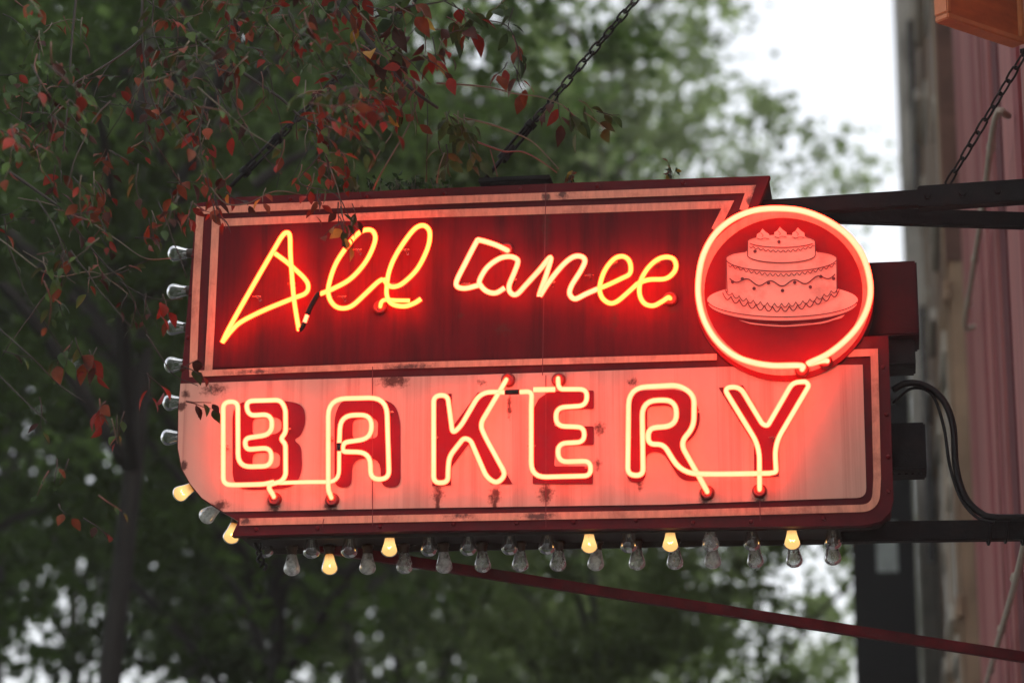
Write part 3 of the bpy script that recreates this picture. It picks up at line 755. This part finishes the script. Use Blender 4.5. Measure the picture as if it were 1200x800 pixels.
# limbs: picture path with depth, thickness in metres
limbs = [
    ([(330, -120, 8.7), (395, 0, 8.6), (430, 45, 8.6), (455, 75, 8.55), (482, 104, 8.5), (512, 127, 8.5)], .013, .005, 0),
    ([(512, 97, 8.52), (540, 98, 8.5), (575, 101, 8.5), (600, 108, 8.5), (635, 114, 8.5), (660, 124, 8.5)], .0035, .0018, 1),
    ([(120, -110, 8.5), (205, 5, 8.4), (240, 55, 8.4), (290, 90, 8.4), (330, 118, 8.4), (360, 142, 8.4), (420, 156, 8.4)], .0095, .003, 0),
    ([(-120, 120, 8.2), (0, 195, 8.1), (40, 222, 8.1), (75, 245, 8.1), (110, 262, 8.2)], .0085, .003, 0),
    ([(95, -60, 8.0), (87, 12, 8.0), (83, 60, 8.0), (80, 110, 8.0), (73, 178, 8.0)], .006, .0025, 0),
    ([(170, -60, 8.2), (167, 0, 8.2), (166, 40, 8.2), (170, 80, 8.2), (180, 125, 8.2), (200, 160, 8.2)], .006, .0025, 0),
    ([(166, 45, 8.2), (140, 66, 8.15), (110, 85, 8.1), (88, 98, 8.05), (78, 110, 8.0)], .0038, .0025, 0),
    ([(488, 118, 8.5), (478, 150, 8.5), (462, 178, 8.5), (446, 205, 8.52), (438, 222, 8.6)], .0035, .0022, 1),
    ([(470, 125, 8.5), (460, 158, 8.5), (445, 180, 8.5), (432, 203, 8.5)], .003, .002, 1),
    ([(500, 110, 8.5), (501, 150, 8.5), (500, 212, 8.6)], .0018, .0015, 0),
    ([(545, 138, 8.5), (575, 145, 8.5), (605, 156, 8.5), (625, 166, 8.5), (640, 180, 8.5), (656, 198, 8.5)], .0034, .0018, 1),
    ([(560, 166, 8.5), (590, 177, 8.5), (612, 178, 8.5), (632, 188, 8.5), (652, 203, 8.5)], .0034, .0018, 2),
    ([(575, 176, 8.5), (580, 195, 8.5), (583, 208, 8.5)], .002, .0015, 2),
    ([(522, 180, 8.5), (516, 196, 8.5), (512, 215, 8.55)], .0022, .0016, 1),
    ([(250, 70, 8.4), (300, 170, 8.45), (330, 205, 8.5)], .003, .0015, 0),
    ([(205, 10, 8.4), (222, 30, 8.4), (230, 60, 8.4), (225, 100, 8.4)], .003, .0015, 1),
    ([(60, 230, 8.1), (115, 300, 8.2), (145, 330, 8.2), (160, 360, 8.25), (172, 392, 8.3)], .0028, .0014, 0),
    ([(110, 262, 8.2), (140, 282, 8.2), (170, 302, 8.2), (200, 302, 8.3)], .0024, .0014, 1),
    ([(0, 385, 8.0), (40, 420, 8.0), (70, 450, 8.1), (100, 470, 8.1)], .0028, .0014, 0),
    ([(0, 440, 8.0), (30, 470, 8.0), (55, 495, 8.0)], .0026, .0014, 0),
    ([(0, 280, 8.1), (60, 322, 8.1), (110, 318, 8.2), (150, 345, 8.2)], .0026, .0012, 1),
    ([(385, 170, 8.35), (368, 190, 8.35), (352, 214, 8.35), (392, 226, 8.3), (408, 252, 8.3)], .0028, .0016, 0),
    ([(366, 130, 8.4), (372, 155, 8.38), (385, 190, 8.35), (398, 226, 8.32), (404, 262, 8.3)], .0026, .0014, 1),
    ([(235, 200, 8.4), (262, 236, 8.4), (290, 238, 8.4), (322, 224, 8.4), (352, 228, 8.4)], .0026, .0014, 1),
    ([(140, 330, 8.25), (165, 345, 8.25), (190, 352, 8.25), (215, 350, 8.3)], .0022, .0012, 0),
    ([(172, 392, 8.3), (190, 420, 8.3), (205, 440, 8.3), (232, 452, 8.35)], .0024, .0012, 0),
    ([(440, 20, 8.6), (480, 8, 8.6), (520, 2, 8.6), (580, -20, 8.6)], .004, .0018, 0),
    ([(520, 0, 8.6), (560, 20, 8.6), (595, 30, 8.6), (608, 60, 8.6), (606, 92, 8.6)], .0024, .0012, 0),
]
branch_objs = []
paths = []
for (pts, r0, r1, mi) in limbs:
    P = catmull([at(*p) for p in pts], 6)
    P = bend(P, .006, len(paths))
    paths.append((P, mi))
    bm = bmesh.new()
    Q = [p - tree_base for p in P]
    if pts[0][0] < 0 or pts[0][1] < 0:       # grows from the trunk outside the frame
        j = min(tr, key=lambda t: (t - (Q[0] + Vector((-.4, 0, -.2)))).length)
        Q = catmull([j, (j + Q[0]) / 2 + Vector((0, 0, .12)), Q[0]], 5)[:-1] + Q
    add_tube(bm, Q, [r0 + (r1 - r0) * i / len(Q) for i in range(len(Q))], 7)
    branch_objs.append(link('branch', bm, TWIG[mi], ft, True))

def leafy(bmt, bml, p, d, length, cols, size=(.045, .075), gap=.028, droop=.5):
    """a twig with leaves down both sides"""
    n = max(3, int(length / gap)); q = p.copy(); d = d.normalized(); pts = [q.copy()]; hooks = []
    for k in range(n):
        d = (d + rv() * .28 + Vector((0, 0, -.10 * droop))).normalized()
        q = q + d * gap; pts.append(q.copy()); hooks.append((q.copy(), d.copy()))
    add_tube(bml, pts, [.0024 - .0013 * i / n for i in range(n + 1)], 4, mi=rnd.choice((6, 6, 7, 8)))
    for k, (h, dd) in enumerate(hooks):
        if rnd.random() < .1: continue
        side = dd.cross(Vector((0, 0, 1)))
        if side.length < .1: side = Vector((1, 0, 0))
        side = side.normalized() * (1 if k % 2 else -1)
        ld = (dd * .5 + side * .8 + Vector((0, 0, -droop * rnd.uniform(.3, 1.4))) + rv() * .4)
        nrm = Vector((0, 0, 1)) + rv() * .8
        ln_ = rnd.uniform(*size) * 1.12
        leafpoly(bml, h + ld.normalized() * .008, ld, nrm, ln_, ln_ * rnd.uniform(.42, .62), rnd.choice(cols), rnd.uniform(.1, .45))
DG, GR, RD, RU, PB, YE = range(6)
DARK = (DG, DG, GR, DG, PB, RU, DG, DG, GR, RD); MIXD = (DG, RU, PB, RD, RU, DG, RU, GR); REDS = (RD, RD, RU, PB, RD, DG, RU, YE); GREEN = (DG, DG, GR)
bmt, bml = bmesh.new(), bmesh.new()
def zone(n, x0, x1, y0, y1, dmin, dmax, cols, size, length, droop=.5, bias=None):
    for k in range(n):
        px, py = rnd.uniform(x0, x1), rnd.uniform(y0, y1)
        if bias and rnd.random() > bias(px, py): continue
        if px > 222 and py > 205 or (165 < px < 232 and 240 < py < 440) or (250 < px < 350 and 138 < py < 225 and rnd.random() < .75): continue
        if mnoise.noise(Vector((px / 60, py / 60, 1.3))) < -.22: continue
        p = at(px, py, rnd.uniform(dmin, dmax))
        leafy(bmt, bml, p - tree_base, Vector((rnd.uniform(-.4, .9), rnd.uniform(-.5, .5), rnd.uniform(-1, .25))), rnd.uniform(*length), cols, size, droop=droop)
zone(190, -30, 430, -20, 150, 7.0, 9.8, DARK, (.028, .055), (.10, .22))
zone(75, 0, 430, -20, 160, 7.9, 8.9, MIXD, (.030, .052), (.08, .18))
zone(95, -30, 215, 130, 340, 7.2, 9.8, DARK, (.026, .048), (.08, .20), bias=lambda x, y: 1 - (y - 130) / 380)
zone(32, 60, 235, 150, 330, 8.0, 8.8, MIXD, (.03, .058), (.06, .16))
zone(50, 225, 400, 95, 195, 8.0, 8.7, MIXD, (.035, .06), (.07, .15))
zone(22, 395, 500, -10, 130, 8.2, 8.8, REDS, (.045, .075), (.07, .16))
zone(14, 420, 530, -15, 60, 8.2, 8.8, MIXD, (.045, .085), (.07, .14))
zone(14, 0, 130, 400, 620, 7.6, 8.6, DARK, (.025, .045), (.05, .14))
for k in range(34):      # bare hanging twigs
    px, py = rnd.uniform(-20, 440), rnd.uniform(-20, 330)
    if px > 215 and py > 120 or (183 < px < 226 and 270 < py): continue
    q = at(px, py, rnd.uniform(7.2, 9.0)) - tree_base; d = Vector((rnd.uniform(-.5, .8), rnd.uniform(-.4, .4), rnd.uniform(-1, .1))).normalized(); pts = [q.copy()]
    for j in range(rnd.randint(4, 10)):
        d = (d + rv() * .17).normalized(); q = q + d * .045; pts.append(q.copy())
    add_tube(bml, pts, [.0026 - .0014 * i / len(pts) for i in range(len(pts))], 4, mi=rnd.choice((6, 6, 6, 7)))
# single clusters
def cluster(px, py, Y, n, cols, size=(.045, .07), d=(0, 0, -1), length=(.05, .10), spread=14):
    for k in range(n):
        p = at(px + rnd.uniform(-spread, spread), py + rnd.uniform(-spread * .6, spread * .6), Y + rnd.uniform(-.06, .06))
        leafy(bmt, bml, p - tree_base, Vector(d) + rv() * .7, rnd.uniform(*length), cols, size)
cluster(645, 112, 8.5, 2, (RU, RD, PB), d=(.2, 0, -1)); cluster(672, 122, 8.5, 3, (DG, GR, DG), d=(.9, 0, -.4)); cluster(692, 135, 8.5, 2, (DG, GR, RU), d=(.8, 0, -.7), spread=8)
cluster(525, 135, 8.5, 4, GREEN, d=(0, 0, -1), spread=10); cluster(540, 130, 8.5, 3, GREEN, d=(.3, 0, -1)); cluster(550, 168, 8.5, 2, GREEN, spread=7); cluster(520, 165, 8.5, 2, GREEN, spread=8)
cluster(600, 45, 8.6, 2, (RU, DG, PB), spread=6); cluster(602, 75, 8.6, 3, (RD, RU, RU), spread=10); cluster(545, 12, 8.6, 2, (RD, RU, DG), spread=6); cluster(598, 5, 8.6, 2, GREEN, spread=10)
cluster(480, 20, 8.6, 4, (DG, PB, DG), size=(.06, .09), spread=22); cluster(520, 45, 8.55, 2, (PB, RD, RU), spread=6, size=(.03, .05))
cluster(470, 100, 8.5, 4, (RD, RU, PB), spread=22); cluster(435, 105, 8.5, 4, (RD, RU, RD), spread=20); cluster(470, 118, 8.5, 4, (RD, RU, RU, GR), spread=18)
cluster(395, 258, 8.28, 3, (RU, DG, RU, YE), spread=9, size=(.035, .055)); cluster(405, 238, 8.3, 3, (RD, PB, DG), spread=9, size=(.035, .05)); cluster(418, 255, 8.3, 1, (DG, DG), spread=4, size=(.035, .05))
cluster(250, 225, 8.45, 4, (RD, PB, RU), spread=16, size=(.03, .055)); cluster(232, 240, 8.4, 3, (RD, RU), spread=8, size=(.03, .05)); cluster(180, 250, 8.4, 3, (RD, RU), spread=10, size=(.03, .05))
cluster(262, 205, 8.45, 3, (RD, PB, YE), spread=12, size=(.03, .05)); cluster(315, 222, 8.4, 1, (RU, YE), spread=8, size=(.03, .05)); cluster(362, 200, 8.4, 3, (RD, RU), spread=12, size=(.03, .05)); cluster(375, 225, 8.35, 2, (RD, RU), spread=10, size=(.03, .05))
cluster(172, 438, 8.3, 2, (RD,), spread=5, size=(.05, .07)); cluster(120, 470, 8.2, 2, (RU, RD), spread=8); cluster(108, 410, 8.2, 2, (RD, PB), spread=6); cluster(80, 400, 8.2, 3, DARK, spread=10); cluster(190, 345, 8.3, 2, (RU, RD), spread=6)
cluster(160, 350, 8.25, 4, (DG, PB, DG), spread=12, size=(.02, .035)); cluster(215, 432, 8.3, 2, (PB, DG), spread=5, size=(.04, .06), d=(1, 0, -.2)); cluster(215, 470, 8.3, 2, (DG, PB), spread=5, size=(.03, .05), d=(1, 0, -.4)); cluster(140, 485, 8.2, 3, DARK, spread=12, size=(.02, .04))
cluster(60, 300, 8.1, 4, DARK, spread=16); cluster(70, 545, 8.1, 3, (RU, DG, DG), spread=14, size=(.02, .035))
lv = link('crown', bml, LEAF + TWIG, ft, True)

# ------------------------------------------------------------------ woods behind
BG_LEAF = {'dark': leaf_mat('foliage_dark', (.040, .070, .015), .45, .85, .35, .7, .04), 'mid': leaf_mat('foliage_mid', (.082, .118, .036), .5, .65, .35, .7, .04),
           'pale': leaf_mat('foliage_pale', (.122, .160, .070), .55, .45, .6, .7, .04)}
BARK = mat('bark', (.018, .015, .012), .9, var=.5, scale=5, stretch=(3, 3, .6), bump=.5)
def crown_mesh(seed, h, z0, rx, clumps, per, size, m, gap=.0, lean=0):
    r = random.Random(seed); bm = bmesh.new(); cs = []
    zc, rz = (h + z0) / 2, (h - z0) / 2
    for k in range(clumps):
        while True:
            v = Vector((r.uniform(-1, 1), r.uniform(-1, 1), r.uniform(-1, 1)))
            if .12 < v.length < 1: break
        v = v * (.55 + .45 * v.length)
        wob = 1 + .28 * mnoise.noise(v * 2.2 + Vector((seed, 0, 0)))
        c = Vector((v.x * rx * wob + lean * v.z, v.y * rx * wob, zc + v.z * rz * wob)); cs.append(c)
        cr = r.uniform(.35, .95) * rx * .21
        for j in range(int(per * r.uniform(.5, 1.4))):
            o = Vector((r.gauss(0, 1), r.gauss(0, 1), r.gauss(0, .7))) * cr * .62
            p = c + o
            a = Vector((r.uniform(-1, 1), r.uniform(-1, 1), r.uniform(-1, .4))).normalized()
            b = a.orthogonal(); b.rotate(Matrix.Rotation(r.uniform(0, 6.28), 3, a)); s = r.uniform(*size)
            f = bm.faces.new([bm.verts.new(p), bm.verts.new(p + a * s * .5 + b * s * .33), bm.verts.new(p + a * s), bm.verts.new(p + a * s * .5 - b * s * .33)])
    me = bpy.data.meshes.new('crown'); bm.to_mesh(me); bm.free(); me.materials.append(m)
    bt = bmesh.new()
    t = catmull([Vector((0, 0, -.3)), Vector((.1, 0, h * .2)), Vector((-.12, .1, h * .45)), Vector((.05 + lean * .3, 0, h * .7)), Vector((lean * .8, 0, h * .93))], 6)
    add_tube(bt, t, [max(.025, h * .0075 * (1 - .9 * i / len(t))) for i in range(len(t))], 10)
    for c in r.sample(cs, min(16, len(cs))):
        b0 = min(t, key=lambda q: (q - (c - Vector((0, 0, (c.xy.length) * .7 + .4)))).length)
        if b0.z > c.z + .6: continue
        add_tube(bt, catmull([b0, (b0 + c) / 2 + Vector((0, 0, .12 * (c - b0).length)), c], 4), [h * .0036, h * .003, h * .002, h * .0012], 6)
    mt = bpy.data.meshes.new('trunk'); bt.to_mesh(mt); bt.free(); mt.materials.append(BARK)
    for p in mt.polygons: p.use_smooth = True
    return me, mt
CROWN = {
    'dense': crown_mesh(1, 15, 3.6, 3.6, 120, 95, (.10, .19), BG_LEAF['dark']),
    'dense2': crown_mesh(5, 17, 4.6, 3.9, 120, 95, (.10, .20), BG_LEAF['dark']),
    'mid': crown_mesh(9, 17, 2.2, 4.0, 120, 115, (.11, .21), BG_LEAF['mid']),
    'pale': crown_mesh(14, 17.6, 2.5, 4.0, 125, 80, (.12, .22), BG_LEAF['pale']),
    'small': crown_mesh(21, 9.2, .9, 3.0, 90, 75, (.09, .17), BG_LEAF['mid']),
}
def tree(kind, px, Y, rot, s, label, group):
    b = at(px, 400, Y); M = Matrix.Translation((b.x, b.y, 0)) @ Matrix.Rotation(R(rot), 4, 'Z') @ Matrix.Scale(s, 4)
    name = {'pale': 'pale_tree', 'small': 'small_tree', 'mid': 'leafy_tree'}.get(kind, 'dark_tree')
    e = empty(name, M); tag(e, label, 'tree', group)
    for nm, me in zip(('crown', 'trunk'), CROWN[kind]):
        o = bpy.data.objects.new(nm, me); COL.objects.link(o); o.parent = e
WG = 'blurred trees of the wood behind the sign'
DL = 'dark green leafy tree blurred in the wood behind the sign'
for (k, px, Y, rot, s) in (('dense2', 150, 20, 200, .95), ('dense', -130, 22, 10, 1.0), ('dense', 340, 26, 95, 1.05), ('dense2', 10, 33, 310, 1.15), ('dense', 235, 36, 250, 1.3),
                           ('dense2', 425, 35, 40, 1.15), ('dense', -290, 34, 140, 1.3), ('dense2', 110, 48, 75, 1.4), ('dense', 340, 50, 15, 1.5), ('dense2', -160, 50, 120, 1.5)):
    tree(k, px, Y, rot, s, DL, WG)
tree('mid', 480, 38, 30, 1.12, 'mid green tree with a soft grey trunk behind the middle of the sign', None)
tree('mid', 590, 50, 160, 1.45, 'hazy green tree far back between the middle chain and the pale tree', None)
tree('pale', 705, 37, 70, 1.0, 'pale green tree thinning out against the white sky at upper right', None)
tree('pale', 720, 58, 250, 1.45, 'pale hazy tree far behind the middle chain in the gap of the wood', None)
tree('mid', 690, 28, 200, .62, 'low green tree below the sign above the middle of the red brace', None)
tree('small', 880, 33, 20, 1.0, 'small green tree with bright sky gaps under the right end of the sign', None)

# ------------------------------------------------------------------ street wall on the right
street = Matrix.Translation((0, 0, 0)) @ Matrix.Rotation(-PSI, 4, 'Z')     # x across, y along the street
BMAT = {
    'red1': mat('red_siding_paint', (.25, .047, .050), .7, var=.35, scale=2.5, stretch=(4, 4, .25), dirt=(.09, .03, .03), dirt_amt=.7, dscale=2, dstretch=(3, 3, .3)),
    'red2': mat('faded_red_siding_paint', (.36, .125, .115), .7, var=.3, scale=2.5, stretch=(4, 4, .25), dirt=(.12, .05, .05), dirt_amt=.7, dscale=2, dstretch=(3, 3, .3)),
    'red3': mat('dark_red_siding_paint', (.12, .016, .022), .7, var=.35, scale=2.5, stretch=(4, 4, .25)),
    'tan': mat('tan_plaster', (.36, .24, .15), .85, var=.35, scale=1.4, dirt=(.13, .07, .045), dirt_amt=.8, dscale=.8, dstretch=(2, 2, .5)),
    'brown': mat('brown_brick', (.17, .085, .06), .85, var=.5, scale=3, dirt=(.08, .04, .03), dirt_amt=.7, dscale=1.2),
    'grey': mat('pale_grey_plaster', (.52, .48, .42), .8, var=.35, scale=2.2, dirt=(.12, .095, .08), dirt_amt=.9, dscale=2.2, dstretch=(3, 3, .5)),
    'trim': mat('pale_trim_paint', (.50, .45, .38), .6, var=.2, scale=3),
    'dark': mat('dark_timber', (.009, .008, .008), .8, var=.5, scale=2, stretch=(3, 3, .4)),
    'pane': mat('window_glass', (.015, .018, .02), .12, var=.2, spec=.6),
    'orange': mat('orange_board_paint', (.48, .12, .035), .6, var=.35, scale=4, stretch=(1, 1, 3), dirt=(.24, .06, .025), dirt_amt=.6, dscale=4),
    'orange2': mat('board_trim_paint', (.55, .19, .07), .55, var=.3, scale=6),
    'pipe': mat('pale_pipe', (.42, .36, .28), .5, var=.25, scale=8),
    'roof': mat('tar_roof', (.05, .05, .05), .9, var=.3),
}
rnd = random.Random(31)
def building(name, label, x, x1, y0, y1, h, m):
    e = empty(name, street @ Matrix.Translation((x, y0, 0))); tag(e, label, 'building')
    bm = bmesh.new(); add_box(bm, (0, 0, -.2), (x1 - x, y1 - y0, h)); link('wall', bm, m, e)
    bm = bmesh.new(); add_box(bm, (-.15, -.1, h + .003), (x1 - x, y1 - y0 + .1, h + .4)); bevel(bm, .03); link('roof', bm, BMAT['roof'], e)
    return e
def side_window(e, y, z, w, h, fm, d=.05):
    bm = bmesh.new()
    for (a, b) in (((-d, y - .12, z - .1), (0, y, z + h + .1)), ((-d, y + w, z - .1), (0, y + w + .12, z + h + .1)), ((-d - .02, y - .16, z + h + .1), (0, y + w + .16, z + h + .26)), ((-d - .05, y - .16, z - .2), (0, y + w + .16, z - .1)),
                   ((-.03, y, z + h * .5 - .03), (-.012, y + w, z + h * .5 + .03))): add_box(bm, a, b)
    f = link('window', bm, fm, e)
    bm = bmesh.new(); add_box(bm, (-.011, y, z - .1), (-.004, y + w, z + h + .1)); link('pane', bm, BMAT['pane'], f)
rb = building('red_building', 'faded red board building carrying the bakery sign at the right edge', WALL_LAT + .05, 7.5, 6.5, 17.8, 14.5, BMAT['red1'])
bm = bmesh.new(); y = .02; k = 0
while y < 10.9:
    w = rnd.uniform(.3, .95); w = min(w, 11.2 - y)
    d = rnd.choice((.012, .02, .03, .038))
    add_box(bm, (-d, y, .3), (-.001, y + w - rnd.choice((.02, .05, .09)), 14.3), rnd.choice((0, 1, 0, 2, 1)))
    y += w; k += 1
link('siding_boards', bm, [BMAT['red1'], BMAT['red2'], BMAT['red3']], rb)
for (y, z) in ((2.2, 9.6), (5.2, 9.6), (.8, .9)):
    side_window(rb, y, z, 1.2, 2.0, BMAT['trim'], .06)
def wall_pipe(label, y0, z0, y1, z1, r):
    bm = bmesh.new()
    p0 = Vector((WALL_LAT - .055, y0, z0)); p1 = Vector((WALL_LAT - .055, y1, z1))
    add_tube(bm, catmull([p0 + Vector((.05, -.02, 0)), p0, p0 + (p1 - p0) * .33 + Vector((0, 0, -.02)), p0 + (p1 - p0) * .66, p1, p1 + Vector((.05, .02, 0))], 4), r, 8)
    for t in (.1, .35, .6, .85): add_lathe(bm, [(r * 1.35, -.03), (r * 1.35, .03)], 8, Matrix.Translation(p0 + (p1 - p0) * t) @ Matrix.Rotation(R(90), 4, 'X'))
    o = link('wall_pipe', bm, BMAT['pipe'], None, True, street); tag(o, label, 'pipe')
wall_pipe('pale pipe along the red wall behind the short right chain', 10.2, 5.2, 14.8, 5.6, .014)
wall_pipe('pale pipe low on the red wall at the lower right corner', 8.4, 3.37, 14.2, 3.47, .014)
bb = building('tan_building', 'blurred tan and brown plaster building just past the red boards', .50, 7.5, 17.9, 25.9, 13.5, BMAT['tan'])
bm = bmesh.new()
add_box(bm, (-.015, -.015, 6.9), (2.0, 7.9, 13.4))
link('upper_brickwork', bm, BMAT['brown'], bb)
for z in (2.6, 4.75, 7.6, 10.4):
    for y in (.9, 3.5, 6.0): side_window(bb, y, z, .9, 1.6, BMAT['trim'], .02)
bm = bmesh.new()
for z in (4.45, 6.62, 9.9): add_box(bm, (-.04, -.03, z), (0, 7.9, z + .14))
for y in (0, 2.2, 4.8, 7.3): add_box(bm, (-.028, y, .3), (-.017, y + .25, 13.3))
link('cornice', bm, BMAT['tan'], bb)
cb_ = building('grey_building', 'tall pale grey building with a dark window against the white sky', .335, 7.5, 26.2, 30, 16.5, BMAT['grey'])
bm = bmesh.new()
add_box(bm, (.165, -.04, .2), (.24, -.002, 16.3)); link('corner_trim', bm, BMAT['trim'], cb_)
bm = bmesh.new(); add_box(bm, (.245, -.03, .2), (1.6, -.002, 16.3)); link('brown_boards', bm, BMAT['brown'], cb_)
for (z0, z1) in ((9.75, 11.95), (6.3, 8.9), (12.6, 14.2), (2.8, 5.0)):
    bm = bmesh.new()
    for (a, b) in (((.09, -.03, z0 - .08), (.163, -.003, z0)), ((.09, -.03, z1), (.163, -.003, z1 + .08)), ((.086, -.03, z0 - .08), (.0895, -.003, z1 + .08))): add_box(bm, a, b)
    f = link('window', bm, BMAT['trim'], cb_)
    bm = bmesh.new(); add_box(bm, (.090, -.012, z0 + .002), (.163, -.004, z1 - .002)); link('pane', bm, BMAT['pane'], f)
db = building('dark_building', 'low dark timber building with a small pale window under the lower beam', -.27, .25, 22.4, 25.8, 7.0, BMAT['dark'])
WX0, WX1, WZ0, WZ1 = .20, .38, 5.55, 5.98
bm = bmesh.new()
for (a, b) in (((WX0 - .02, -.02, WZ0 - .03), (WX1 + .02, -.003, WZ0)), ((WX0 - .02, -.02, WZ1), (WX1 + .02, -.003, WZ1 + .03)), ((WX0 - .02, -.02, WZ0), (WX0, -.003, WZ1)), ((WX1, -.02, WZ0), (WX1 + .02, -.003, WZ1))): add_box(bm, a, b)
f = link('window', bm, BMAT['dark'], db)
bm = bmesh.new(); add_box(bm, (WX0 + .001, -.01, WZ0 + .001), (WX1 - .001, -.004, WZ1 - .001)); link('pane', bm, mat('pale_curtained_pane', (.30, .33, .31), .4, var=.3, scale=6), f)
bm = bmesh.new()
for k in range(5): add_box(bm, (.02 + k * .11, -.015, .2), (.028 + k * .11, -.002, 5.4 if 1 < k < 4 else 6.9))
link('battens', bm, BMAT['dark'], db)

# orange board sign corner, upper right
p = at(1111, 21, 8.6)
d1 = Vector((math.cos(R(38)), math.sin(R(38)), 0))
Mb = Matrix.Translation(p) @ Matrix.Rotation(R(38), 4, 'Z')
ob = empty('wooden_hanging_board', Mb); tag(ob, 'corner of an orange wooden board hanging at the top right edge', 'board')
bm = bmesh.new(); add_box(bm, (.02, .012, .02), (.375, .05, .85)); bevel(bm, .004); link('board', bm, BMAT['orange'], ob)
bm = bmesh.new()
add_box(bm, (0, 0, 0), (.395, .062, .022)); add_box(bm, (0, 0, .848), (.395, .062, .87)); add_box(bm, (-.002, 0, .0225), (.0195, .062, .8475)); add_box(bm, (.3755, 0, .0225), (.397, .062, .8475)); bevel(bm, .004)
link('frame', bm, BMAT['orange2'], ob)
bm = bmesh.new()
for x in (.08, .28): add_tube(bm, [(x, .03, .86), (x, .03, 1.3)], .008, 6)
add_bar(bm, (.02, .03, 1.3), (.42, .03, 1.3), .04, .04)
link('hanger', bm, MAT['black'], ob)

# ------------------------------------------------------------------ ground, street, sky
def ground_sheet(name, x0, x1, y0, y1, z, m, top=None):
    bm = bmesh.new()
    if top: add_box(bm, (x0, y0, z - .2), (x1, y1, z))
    else:
        v = [bm.verts.new(q) for q in ((x0, y0, z), (x1, y0, z), (x1, y1, z), (x0, y1, z))]; bm.faces.new(v)
    o = link(name, bm, m, None, False, street); tag(o, kind='structure'); return o
ground_sheet('ground', -400, 400, -400, 400, 0, mat('grassy_ground', (.05, .06, .03), .95, var=.5, scale=.8))
ground_sheet('road', -7, -2.2, -60, 200, .008, mat('asphalt', (.05, .05, .052), .9, var=.3, scale=6))
ground_sheet('pavement', -2.0, WALL_LAT + .02, -60, 200, .13, mat('concrete_pavement', (.30, .29, .27), .9, var=.25, scale=3), True)

HAZE = .0010
bm = bmesh.new(); add_box(bm, (-405, -405, -1.2), (405, 405, 27.5)); bmesh.ops.recalc_face_normals(bm, faces=bm.faces)
hm, hnt, hout = nodes_of('haze_air')
pv = nd(hnt, 'VolumePrincipled'); pv.inputs['Density'].default_value = HAZE; pv.inputs['Color'].default_value = (.92, .95, .94, 1); pv.inputs['Anisotropy'].default_value = .3
hnt.links.new(pv.outputs[0], hout.inputs['Volume'])
hz = link('haze', bm, hm); tag(hz, kind='stuff')
w = bpy.data.worlds.new('World'); sc.world = w; w.use_nodes = True
nt = w.node_tree; nt.nodes.clear()
out = nt.nodes.new('ShaderNodeOutputWorld'); bg = nt.nodes.new('ShaderNodeBackground')
sky = nt.nodes.new('ShaderNodeTexSky'); sky.sky_type = 'NISHITA'; sky.sun_disc = False
SUN_EL, SUN_ROT = R(48), R(110)
sky.sun_elevation = SUN_EL; sky.sun_rotation = SUN_ROT; sky.air_density = 1.0; sky.dust_density = 5.0; sky.ozone_density = 1.0
hs = nt.nodes.new('ShaderNodeHueSaturation'); hs.inputs['Saturation'].default_value = .22
nt.links.new(sky.outputs[0], hs.inputs['Color']); nt.links.new(hs.outputs[0], bg.inputs['Color']); nt.links.new(bg.outputs[0], out.inputs[0])
bg.inputs['Strength'].default_value = .15
sun = bpy.data.lights.new('sun', 'SUN'); sun.energy = .6; sun.angle = R(25); sun.color = (1, .97, .92)
so = bpy.data.objects.new('sun', sun); COL.objects.link(so)
sd = Vector((math.sin(SUN_ROT) * math.cos(SUN_EL), math.cos(SUN_ROT) * math.cos(SUN_EL), math.sin(SUN_EL)))
so.rotation_euler = sd.to_track_quat('Z', 'Y').to_euler()

# ------------------------------------------------------------------ camera and output
cam = bpy.data.cameras.new('camera'); co = bpy.data.objects.new('camera', cam); COL.objects.link(co)
co.location = CAM; co.rotation_euler = (math.pi / 2 + PITCH, 0, 0)
cam.sensor_fit = 'HORIZONTAL'; cam.sensor_width = 36; cam.lens = F / 1200 * 36
cam.clip_start = .1; cam.clip_end = 4000
cam.dof.use_dof = True; cam.dof.focus_distance = 8.95
cam.dof.aperture_fstop = cam.lens / 1000 / .047
sc.camera = co
sc.view_settings.view_transform = 'Standard'; sc.view_settings.look = 'None'; sc.view_settings.exposure = 1.4; sc.view_settings.gamma = 1
sc.cycles.max_bounces = 8; sc.cycles.transparent_max_bounces = 16; sc.cycles.sample_clamp_indirect = 6
sc.cycles.use_denoising = True
